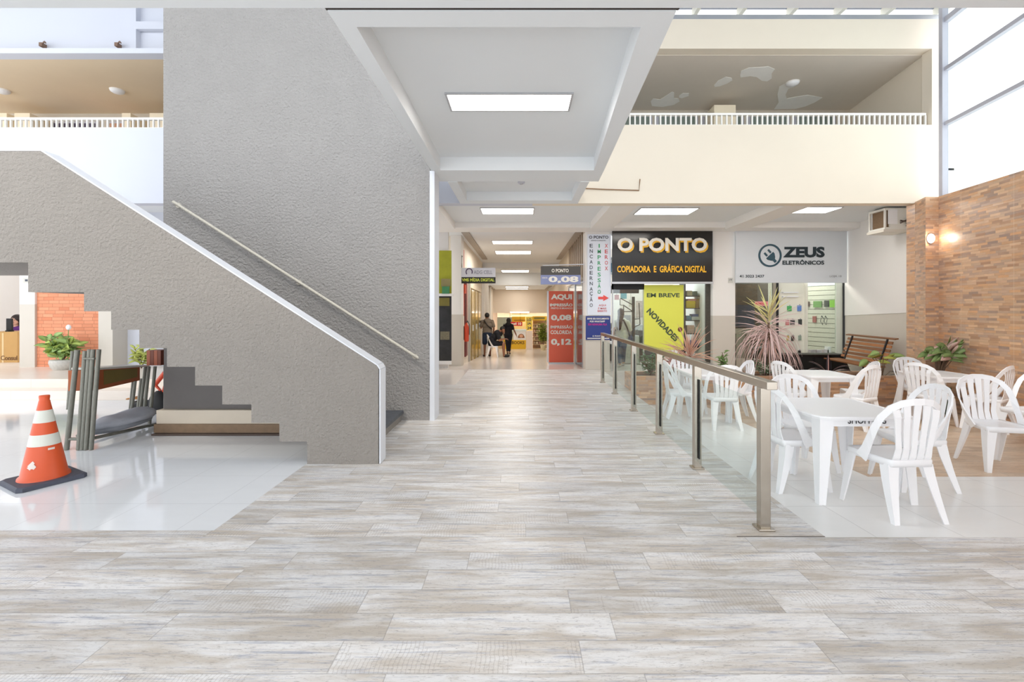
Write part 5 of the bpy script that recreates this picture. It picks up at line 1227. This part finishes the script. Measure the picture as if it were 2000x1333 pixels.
MB().tube([px(996, 630, De-.14), Vector((pX(996, De-.14), De-.14, 1.26))], .01, 5).tube([px(1016, 630, De-.14), Vector((pX(1016, De-.14), De-.14, 1.26))], .01, 5).build('hanger', M_BLKM, t)
letters(t, 'Brasil 10', pX(994, De), pX(1018, De), pZ(635, De), pZ(630, De), De-0.182, M_SIGNW, 0.03)
struct('wall_kiosk_back', MB().box(pX(1000, 29), pX(1030, 29), 29, 29.1, -0.95, 1.2), mat('kiosk back', (190, 170, 120), .6, var=.15))
t = thing('pillar_cabinet', 'white pillar cabinet between the kiosk and the brown shelves', 'cabinet', (pX(1033, De), De, -0.95))
rect(MB(), 1027.5, 1040, 646, 682.5, De, 0.4).build('body', mat('pillar cabinet white', (240, 226, 216), .5), t)
t = thing('vertical_sign', 'yellow upright sign reading LOJA 24 above the white pillar cabinet', 'sign', (pX(1033, De), De, 0.2))
rect(MB(), 1027, 1040, 619, 645.5, De, 0.15).build('board', mat('upright sign yellow', (246, 218, 90), .5), t)
for s_, y in (('LO', 622), ('JA', 630), ('24', 638)): letters(t, s_, pX(1029.5, De), pX(1037.5, De), pZ(y+5.5, De), pZ(y, De), De-0.152, M_CH1, 0.03)
t = thing('shop_shelving', 'brown shelving wall with a yellow header at the corridor end', 'shelving', (pX(1053, De), De, -0.95))
rect(MB(), 1040.5, 1068, 626, 680, De+.3, 0.1).build('back_panel', mat('shelving brown', (150, 120, 90), .6, var=.15), t)
for i, y in enumerate((633, 640, 649, 657, 664, 672, 680)): rect(MB(), 1040.5, 1068, y, y+1.2, De+.2, 0.3).build('shelf_board', mat('shelf light', (200, 170, 130), .5), t)
rect(MB(), 1040, 1068, 618, 626, De, 0.12).build('header_board', M_YS, t)
rect(MB(), 1043, 1064, 620, 624, De-.12, 0.01).build('header_print', mat('header olive', (140, 130, 60), .5), t)
gi = 0
for y in (640, 649, 657, 664, 672):
    for x in (1042, 1047, 1052):
        gi += 1
        tag(rect(MB(), x, x+3.4, y-4.5, y, De+.1, 0.15).build('goods_box', mat('goods %d' % (gi % 4), ((196, 160, 140), (170, 150, 120), (210, 190, 160), (160, 120, 100))[gi % 4], .6)), 'small pale goods box on the brown shelving at the corridor end', 'box', 'goods boxes on the brown shelving')
bush(pX(1061, 25.5), 25.5, 0.22, 1.35, 220, 0.05, 0.3, mat('palm green', (140, 156, 50), .5, var=.2), 'yellow-green palm in a pot at the right of the corridor end', 'potted_palm', zc(25.5)+.25)
pf = [o for o in C.objects if o.name.startswith('potted_palm')][0]
MB().lathe([(0.12, zc(25.5)), (0.17, zc(25.5)+.3), (0.15, zc(25.5)+.3)], pX(1061, 25.5), 25.5, 14).build('pot', mat('pot pale', (214, 200, 160), .6), pf)
area(0, 29.2, 1.15, 2.6, 1.4, 42, (1.0, 0.85, 0.65))
area(-0.4, 24.5, 2.5, 2, 1, 8, (1.0, 0.93, 0.85))
area(-0.4, 15, 3.4, 1.5, 1.5, 30, (1.0, 0.95, 0.9))
# ------------------------------------------------------------ people
def remesh(o, vox, sm=3, sub=False):
    m_ = o.modifiers.new('skin', 'REMESH'); m_.mode = 'VOXEL'; m_.voxel_size = vox; m_.use_smooth_shade = True
    s_ = o.modifiers.new('smooth', 'SMOOTH'); s_.iterations = sm; s_.factor = 0.5
    return o
def limb(mb, pts, rs, n=12):
    """overlapping tapered segments with round joints; the remesh joins them into one skin"""
    for i in range(len(pts)-1):
        mb.tube([pts[i], pts[i+1]], [rs[i], rs[i+1]], n)
    for p, r in zip(pts, rs): mb.ball(p, r, 8)
    return mb
def hand(mb, wrist, d, palm_n, s=1.0, curl=0.6, side=1):
    """a palm and five separate bent fingers, thumb leaving the side near the base"""
    d = Vector(d).normalized(); nn = Vector(palm_n); nn = (nn-d*nn.dot(d)).normalized(); b = d.cross(nn)*side
    c = Vector(wrist)+d*0.045*s
    for k in (-1.2, 0, 1.2): limb(mb, [Vector(wrist)+b*k*0.012*s, Vector(wrist)+d*0.085*s+b*k*0.022*s], [0.016*s, 0.014*s], 8)
    for k, L in ((-1.5, 0.065), (-.5, 0.078), (.5, 0.083), (1.5, 0.072)):
        p = Vector(wrist)+d*0.085*s+b*k*0.020*s; dd = d.copy(); pts = [p]; 
        for j in range(3):
            dd = (dd+nn*curl*0.55).normalized(); p = p+dd*L*s/3; pts.append(p)
        limb(mb, pts, [0.0095*s, 0.0088*s, 0.008*s, 0.007*s], 8)
    p = Vector(wrist)+d*0.028*s+b*0.030*s; limb(mb, [p, p+(b*.8+d*.7).normalized()*0.035*s, p+(b*.8+d*.7).normalized()*0.035*s+(d+nn*.4+b*.1).normalized()*0.03*s], [0.012*s, 0.010*s, 0.008*s], 8)
def head(mb, c, fwd, r=0.095):
    f = Vector(fwd).normalized(); c = Vector(c)
    mb.ball(c, r, 12, (0.86, 0.98, 1.12)); mb.ball(c+f*0.02+Vector((0, 0, -0.055)), r*0.72, 10, (0.85, 0.95, 1.0))
    mb.ball(c+f*r*0.98+Vector((0, 0, -0.012)), 0.017, 6, (0.8, 1.0, 1.3))
    s_ = Vector((-f.y, f.x, 0)).normalized()
    for k in (-1, 1): mb.ball(c+s_*k*r*0.86+Vector((0, 0, -0.01)), 0.024, 6, (0.5, 0.8, 1.2))
def face(root, c, fwd, r=0.095):
    f = Vector(fwd).normalized(); s_ = Vector((-f.y, f.x, 0)).normalized(); c = Vector(c); u = Vector((0, 0, 1))
    e = MB()
    for k in (-1, 1): e.ball(c+f*r*0.93+s_*k*0.032+u*0.012, 0.010, 6)
    e.build('eyes', M_BLKM, root)
    MB().ball(c+f*r*0.90-u*0.055, 0.018, 6, (1.0, 1.0, 0.35)).build('mouth', mat('lips', (150, 84, 76), .5), root)
SKB = mat('brown skin', (150, 104, 80), .6, var=.03); SKL = mat('light skin', (214, 168, 146), .6, var=.03)
V = Vector
# --- standing man, seen from behind/left with a phone
def standing_man():
    D = 18.0; x = pX(952, D); z0 = -0.057*(D-11.3)
    t = thing('person', 'standing person in grey t-shirt and dark shorts holding up a phone in the corridor', 'person', (x, D, z0))
    o = lambda a, b, c: V((x+a, D+b, z0+c))
    f = V((-0.55, 0.8, 0)).normalized()
    b = MB()
    head(b, o(-0.02, 0.02, 1.60), f)
    limb(b, [o(0, 0, 1.42), o(-0.01, .01, 1.53)], [0.06, 0.052])
    for y_, r_ in ((1.36, .13), (1.22, .155), (1.08, .14), (0.95, .15)): b.ball(o(0, 0, y_), r_, 10, (1.25, 0.78, 1.0))
    for s_ in (-1, 1):
        limb(b, [o(s_*0.09, 0, .90), o(s_*0.10, 0.02*s_, .50), o(s_*0.11, -.02+.03*s_, .09)], [0.088, 0.056, 0.038])
        limb(b, [o(s_*.11, -.02+.03*s_, .06), o(s_*.11-.04, .08+.03*s_, .04)], [0.042, 0.034])
    limb(b, [o(-.20, 0, 1.38), o(-.25, 0.05, 1.14), o(-.27, 0.24, 1.24)], [0.052, 0.040, 0.030])
    hand(b, o(-.27, 0.245, 1.245), (-.1, .6, .75), (0.5, 0.5, 0.0), 1.0, .9)
    limb(b, [o(.20, 0, 1.38), o(.26, -0.05, 1.12), o(.23, 0.05, .90)], [0.052, 0.040, 0.030])
    hand(b, o(.23, 0.055, .89), (0, .1, -1), (-1, .2, 0), 1.0, .6)
    remesh(b.build('body', SKB, t), 0.0075)
    s = MB()
    for y_, r_ in ((1.37, .15), (1.22, .172), (1.08, .158), (0.97, .165)): s.ball(o(0, 0, y_), r_, 10, (1.25, 0.82, 1.0))
    limb(s, [o(-.19, 0, 1.39), o(-.25, 0.03, 1.22)], [0.072, 0.066]); limb(s, [o(.19, 0, 1.39), o(.25, -0.03, 1.20)], [0.072, 0.066])
    remesh(s.build('t_shirt', mat('grey melange cloth', (134, 122, 108), .9, var=.2, scale=30), t), 0.012)
    s = MB(); s.ball(o(0, 0, .93), .165, 10, (1.2, .85, .9))
    for q_ in (-1, 1): limb(s, [o(q_*0.09, 0, .90), o(q_*0.105, 0.01*q_, .55)], [0.112, 0.100])
    remesh(s.build('shorts', mat('navy shorts', (40, 52, 74), .9), t), 0.012)
    h = MB(); h.ball(o(-.015, -.0, 1.635), 0.105, 10, (0.9, 1.0, 1.0)); h.build('hair', M_BLKM, t)
    face(t, o(-0.02, 0.02, 1.60), f)
    for q_ in (-1, 1): MB().ball(o(q_*.11-.02, .04+.03*q_, .045), .06, 8, (.9, 1.9, .75)).build('shoe', M_BLKM, t)
    MB().tube([o(-.13, -.13, 1.45), o(0, -.16, 1.25), o(.17, -.1, 1.1)], 0.02, 6).build('strap', M_BLKM, t)
    ph = thing('mobile_phone', 'dark mobile phone held up by the standing person in shorts', 'phone', tuple(o(-.29, .30, 1.30)))
    MB().box(x-.325, x-.26, D+.325, D+.335, z0+1.29, z0+1.42).build('case', M_BLKM, ph)
    MB().box(x-.32, x-.265, D+.323, D+.325, z0+1.295, z0+1.415).build('screen', M_BLACK, ph)
standing_man()
# --- seated man in black on a white chair, leaning forward, facing right
def seated_man():
    D = 17.6; x = pX(964, D); z0 = -0.057*(D-11.3)
    chair(x-0.02, D, 0, 'white plastic chair under the seated person in the corridor', None, z=z0)
    t = thing('person', 'seated person in black bent forward on a white chair in the corridor', 'person', (x, D, z0))
    o = lambda a, b, c: V((x+a, D+b, z0+c))
    b = MB(); head(b, o(.36, 0, 1.06), (0.8, 0, -.6))
    limb(b, [o(.20, 0, .98), o(.30, 0, 1.04)], [0.058, 0.05])
    for a_, y_, r_ in ((.14, .90, .135), (.04, .78, .145), (-.05, .66, .15), (-.08, .55, .15)): b.ball(o(a_, 0, y_), r_, 10, (.9, 1.2, .95))
    for s_ in (-1, 1):
        limb(b, [o(-.05, s_*.10, .52), o(.38, s_*.13, .52), o(.40, s_*.13, .10)], [0.09, 0.062, 0.04])
        limb(b, [o(.40, s_*.13, .06), o(.56, s_*.13, .04)], [0.042, 0.032])
        limb(b, [o(.16, s_*.20, .92), o(.24, s_*.24, .66), o(.42, s_*.10, .70)], [0.052, 0.042, 0.03])
        hand(b, o(.43, s_*.09, .70), (1, -s_*.4, 0), (0, 0, -1), 1.0, .7, s_)
    remesh(b.build('body', SKB, t), 0.0085)
    s = MB()
    for a_, y_, r_ in ((.14, .91, .155), (.04, .78, .165), (-.05, .66, .172), (-.08, .56, .17)): s.ball(o(a_, 0, y_), r_, 10, (.9, 1.2, .95))
    for s_ in (-1, 1): limb(s, [o(.15, s_*.2, .92), o(.21, s_*.235, .74)], [0.075, 0.065]); limb(s, [o(-.05, s_*.10, .53), o(.30, s_*.13, .53)], [0.112, 0.085])
    remesh(s.build('dark_clothes', mat('black cloth', (26, 27, 36), .9), t), 0.012)
    MB().ball(o(.345, 0, 1.10), .102, 10, (1.0, .9, .95)).build('hair', M_BLKM, t)
    face(t, o(.36, 0, 1.06), (0.8, 0, -.6))
    for s_ in (-1, 1): MB().ball(o(.50, s_*.13, .05), .06, 8, (2.0, .9, .8)).build('shoe', M_BLKM, t)
seated_man()
# --- standing woman in black
def dark_woman():
    D = 20.2; x = pX(993, D); z0 = -0.057*(D-11.3)
    t = thing('person', 'standing person in black with a shoulder bag before the yellow kiosk', 'person', (x, D, z0))
    o = lambda a, b, c: V((x+a, D+b, z0+c)); f = V((0.2, 1, 0))
    S = 0.93
    b = MB(); head(b, o(.02, 0, 1.57*S+.0), f)
    limb(b, [o(0, 0, 1.32), o(.01, .01, 1.42)], [0.05, 0.045])
    for y_, r_ in ((1.27, .12), (1.12, .13), (.98, .125), (0.86, .145)): b.ball(o(0, 0, y_), r_, 10, (1.2, 0.75, 1.0))
    for s_ in (-1, 1):
        limb(b, [o(s_*0.08, 0, .82), o(s_*0.06, 0, .46), o(s_*0.05, 0, .08)], [0.085, 0.052, 0.034])
        limb(b, [o(s_*.05, 0, .05), o(s_*.05+.02, .12, .035)], [0.036, 0.028])
    limb(b, [o(-.17, 0, 1.28), o(-.25, -.02, 1.04), o(-.20, .05, .84)], [0.046, 0.036, 0.027]); hand(b, o(-.20, .05, .83), (0.1, .1, -1), (1, 0, 0), .92, .5)
    limb(b, [o(.17, 0, 1.28), o(.26, -.02, 1.05), o(.34, .1, .86)], [0.046, 0.036, 0.027]); hand(b, o(.34, .105, .855), (.4, .3, -.8), (-1, 0, 0), .92, .5)
    remesh(b.build('body', SKB, t), 0.008)
    s = MB()
    for y_, r_ in ((1.28, .135), (1.12, .148), (.98, .142), (0.86, .16)): s.ball(o(0, 0, y_), r_, 10, (1.2, 0.78, 1.0))
    for q_ in (-1, 1): limb(s, [o(q_*0.08, 0, .82), o(q_*0.06, 0, .46), o(q_*0.05, 0, .16)], [0.105, 0.068, 0.05]); limb(s, [o(q_*.17, 0, 1.28), o(q_*.22, -.01, 1.12)], [0.06, 0.052])
    remesh(s.build('black_clothes', mat('black cloth', (26, 27, 36), .9), t), 0.012)
    h = MB(); h.ball(o(.01, -.02, 1.50), .108, 10, (.95, 1, 1.1)); h.ball(o(0, -.07, 1.38), .085, 8, (1.1, .7, 1.3)); h.build('hair', M_BLKM, t)
    face(t, o(.02, 0, 1.46), f)
    for q_ in (-1, 1): MB().ball(o(q_*.05+.01, .05, .04), .05, 8, (.8, 1.9, .8)).build('shoe', M_BLKM, t)
    bg = thing('shoulder_bag', 'black shoulder bag hanging at the hip of the person in black', 'bag', tuple(o(-.32, 0, .85)))
    MB().ball(o(-.34, -.03, .92), .13, 10, (.7, .5, .95)).build('pouch', M_BLKM, bg)
    MB().tube([o(-.32, -.03, 1.0), o(-.2, -.05, 1.36), o(-.1, .05, 1.38)], .012, 6).build('strap', M_BLKM, bg)
dark_woman()
# --- woman with long dark hair walking into the copy shop
def shop_woman():
    D = 12.35; x = pX(1214, D); z0 = -0.06
    t = thing('person', 'person with long dark hair, white top and jeans inside the copy shop', 'person', (x, D, z0))
    o = lambda a, b, c: V((x+a, D+b, z0+c)); f = V((0.3, 1, 0))
    b = MB(); head(b, o(-.02, 0, 1.45), f, .09)
    limb(b, [o(0, 0, 1.28), o(-.01, .01, 1.36)], [0.048, 0.044])
    for y_, r_ in ((1.20, .115), (1.06, .125), (.92, .122), (0.82, .14)): b.ball(o(0, 0, y_), r_, 10, (1.2, 0.75, 1.0))
    for s_, dy in ((-1, -.16), (1, .14)):
        limb(b, [o(s_*0.075, 0, .78), o(s_*0.08, dy*.5+.05, .42), o(s_*0.08, dy, .08)], [0.082, 0.052, 0.036])
        limb(b, [o(s_*.08, dy, .05), o(s_*.08, dy+.11, .035)], [0.036, 0.028])
    limb(b, [o(-.17, 0, 1.20), o(-.23, -.05, .98), o(-.22, .06, .80)], [0.044, 0.034, 0.026]); hand(b, o(-.22, .065, .79), (0, .3, -1), (1, 0, 0), .9, .5)
    limb(b, [o(.17, 0, 1.20), o(.25, .03, .98), o(.22, .20, .92)], [0.044, 0.034, 0.026]); hand(b, o(.22, .21, .92), (-.1, 1, .1), (-1, 0, 0), .9, .6)
    remesh(b.build('body', SKL, t), 0.0075)
    s = MB()
    for y_, r_ in ((1.21, .13), (1.06, .145), (.92, .148), (0.80, .165)): s.ball(o(0, 0, y_), r_, 10, (1.2, 0.8, 1.0))
    for q_ in (-1, 1): limb(s, [o(q_*.17, 0, 1.20), o(q_*.235, -.02, 1.0)], [0.062, 0.052])
    remesh(s.build('white_top', mat('white cotton', (232, 230, 228), .9), t), 0.012)
    s = MB(); s.ball(o(0, 0, .78), .15, 10, (1.15, .85, .8))
    for q_, dy in ((-1, -.16), (1, .14)): limb(s, [o(q_*0.075, 0, .76), o(q_*0.08, dy*.5+.05, .42), o(q_*0.08, dy, .14)], [0.1, 0.066, 0.052])
    remesh(s.build('jeans', mat('blue jeans', (96, 116, 150), .9, var=.1), t), 0.012)
    h = MB(); h.ball(o(-.02, -.01, 1.48), .10, 10, (.95, 1, 1.05))
    for i in range(6): h.ball(o(-.03-.012*i, -.06-.01*i, 1.42-i*.075), .085-.006*i, 8, (1.1, .75, 1.1))
    remesh(h.build('hair', mat('dark brown hair', (38, 24, 24), .5, var=.1), t), 0.012)
    face(t, o(-.02, 0, 1.45), f, .09)
    for q_, dy in ((-1, -.16), (1, .14)): MB().ball(o(q_*.08, dy+.04, .042), .05, 8, (.85, 1.9, .8)).build('shoe', M_WHT, t)
    MB().tube([o(.02, -.12, 1.28), o(.12, -.15, 1.05), o(.2, -.1, .82)], 0.022, 6).build('strap', M_BLKM, t)
    bg = thing('hand_bag', 'dark navy bag slung at the hip of the person in the white top', 'bag', tuple(o(.2, -.1, .65)))
    MB().ball(o(.22, -.10, .74), .11, 10, (.6, .9, 1.0)).build('pouch', mat('navy bag', (44, 58, 96), .6), bg)
shop_woman()
# --- person behind the cardboard box at the far left
def box_person():
    D = 11.15; z0 = 0.3; x = pX(27, D)
    t = thing('person', 'dark-haired person in purple half hidden behind the white pillar and box', 'person', (x+.1, D, z0))
    o = lambda a, b, c: V((x+a, D+b, z0+c)); f = V((0.3, -1, 0))
    b = MB(); hz = pZ(626, D)-z0; head(b, o(.05, 0, hz), f)
    limb(b, [o(.05, .02, hz-.2), o(.05, .01, hz-.1)], [.055, .05])
    for y_, r_ in ((hz-.28, .13), (hz-.42, .14), (hz-.56, .14), (hz-.68, .15)): b.ball(o(.08, .03, y_), r_, 10, (1.25, .8, 1))
    for s_ in (-1, 1):
        limb(b, [o(.08+s_*.19, .03, hz-.26), o(.08+s_*.26, .0, hz-.5), o(.08+s_*.18, -.2, hz-.58)], [.05, .038, .028]); hand(b, o(.08+s_*.17, -.21, hz-.58), (0, -1, 0), (0, 0, -1), 1, .5, s_)
        limb(b, [o(.08+s_*.1, .05, hz-.72), o(.08+s_*.11, -.15, hz-.9 if hz > 1 else .3), o(.08+s_*.11, 0, .08)], [.085, .055, .038])
        limb(b, [o(.08+s_*.11, 0, .05), o(.08+s_*.11, -.12, .035)], [.04, .03])
    remesh(b.build('body', SKL, t), .0085)
    s = MB()
    for y_, r_ in ((hz-.28, .148), (hz-.42, .158), (hz-.56, .158), (hz-.68, .168)): s.ball(o(.08, .03, y_), r_, 10, (1.25, .82, 1))
    for s_ in (-1, 1): limb(s, [o(.08+s_*.19, .03, hz-.26), o(.08+s_*.25, .0, hz-.45)], [.068, .056])
    remesh(s.build('purple_top', mat('purple top', (92, 40, 116), .9), t), .012)
    h = MB(); h.ball(o(.05, .03, hz+.03), .112, 10, (.95, 1, 1.05)); h.ball(o(-.04, .04, hz-.08), .06, 8, (.7, .9, 1.9)); h.ball(o(.14, .04, hz-.08), .06, 8, (.7, .9, 1.9))
    h.build('hair', mat('dark brown hair', (38, 24, 24), .5, var=.1), t)
    face(t, o(.05, 0, hz), f)
box_person()

# ------------------------------------------------------------ neighbouring buildings seen through the glazing
M_OB = mat('near white facade', (248, 249, 252), .9, var=0)  # one even near-white wall colour
M_OW = mat('faint distant window', (208, 216, 230), .5, var=0)
def tower(x0, x1, D, z1, label, wins):
    t = thing('apartment_building', label, 'building', ((x0+x1)/2, D, -4))
    MB().box(x0, x1, D, D+8, -4, z1).build('walls', M_OB, t)
    for (a, b, c, d) in wins: MB().box(pX(a, D), pX(b, D), D-0.03, D, pZ(d, D), pZ(c, D)).build('window', M_OW, t)
Dt = 40.0
wins = []
for i, y in enumerate(range(284, 376, 14)):
    for j in range(4): wins.append((1844+j*9, 1849+j*9, y-j*1.5, y+3.5-j*1.5))
tower(pX(1840, Dt), pX(1884, Dt), Dt, pZ(240, Dt), 'pale distant tower with rows of small windows seen beside the glazing post', wins)
tower(pX(1925, 30), pX(1966, 30), 30, pZ(285, 30), 'low pale building with one bluish window beyond the brick-look wall', [(1929, 1960, 302, 318)])
tower(pX(1962, 24), pX(2070, 24), 24, pZ(206, 24), 'plain pale building filling the lowest glazing at the picture edge', [(1975, 1990, 250, 262)])
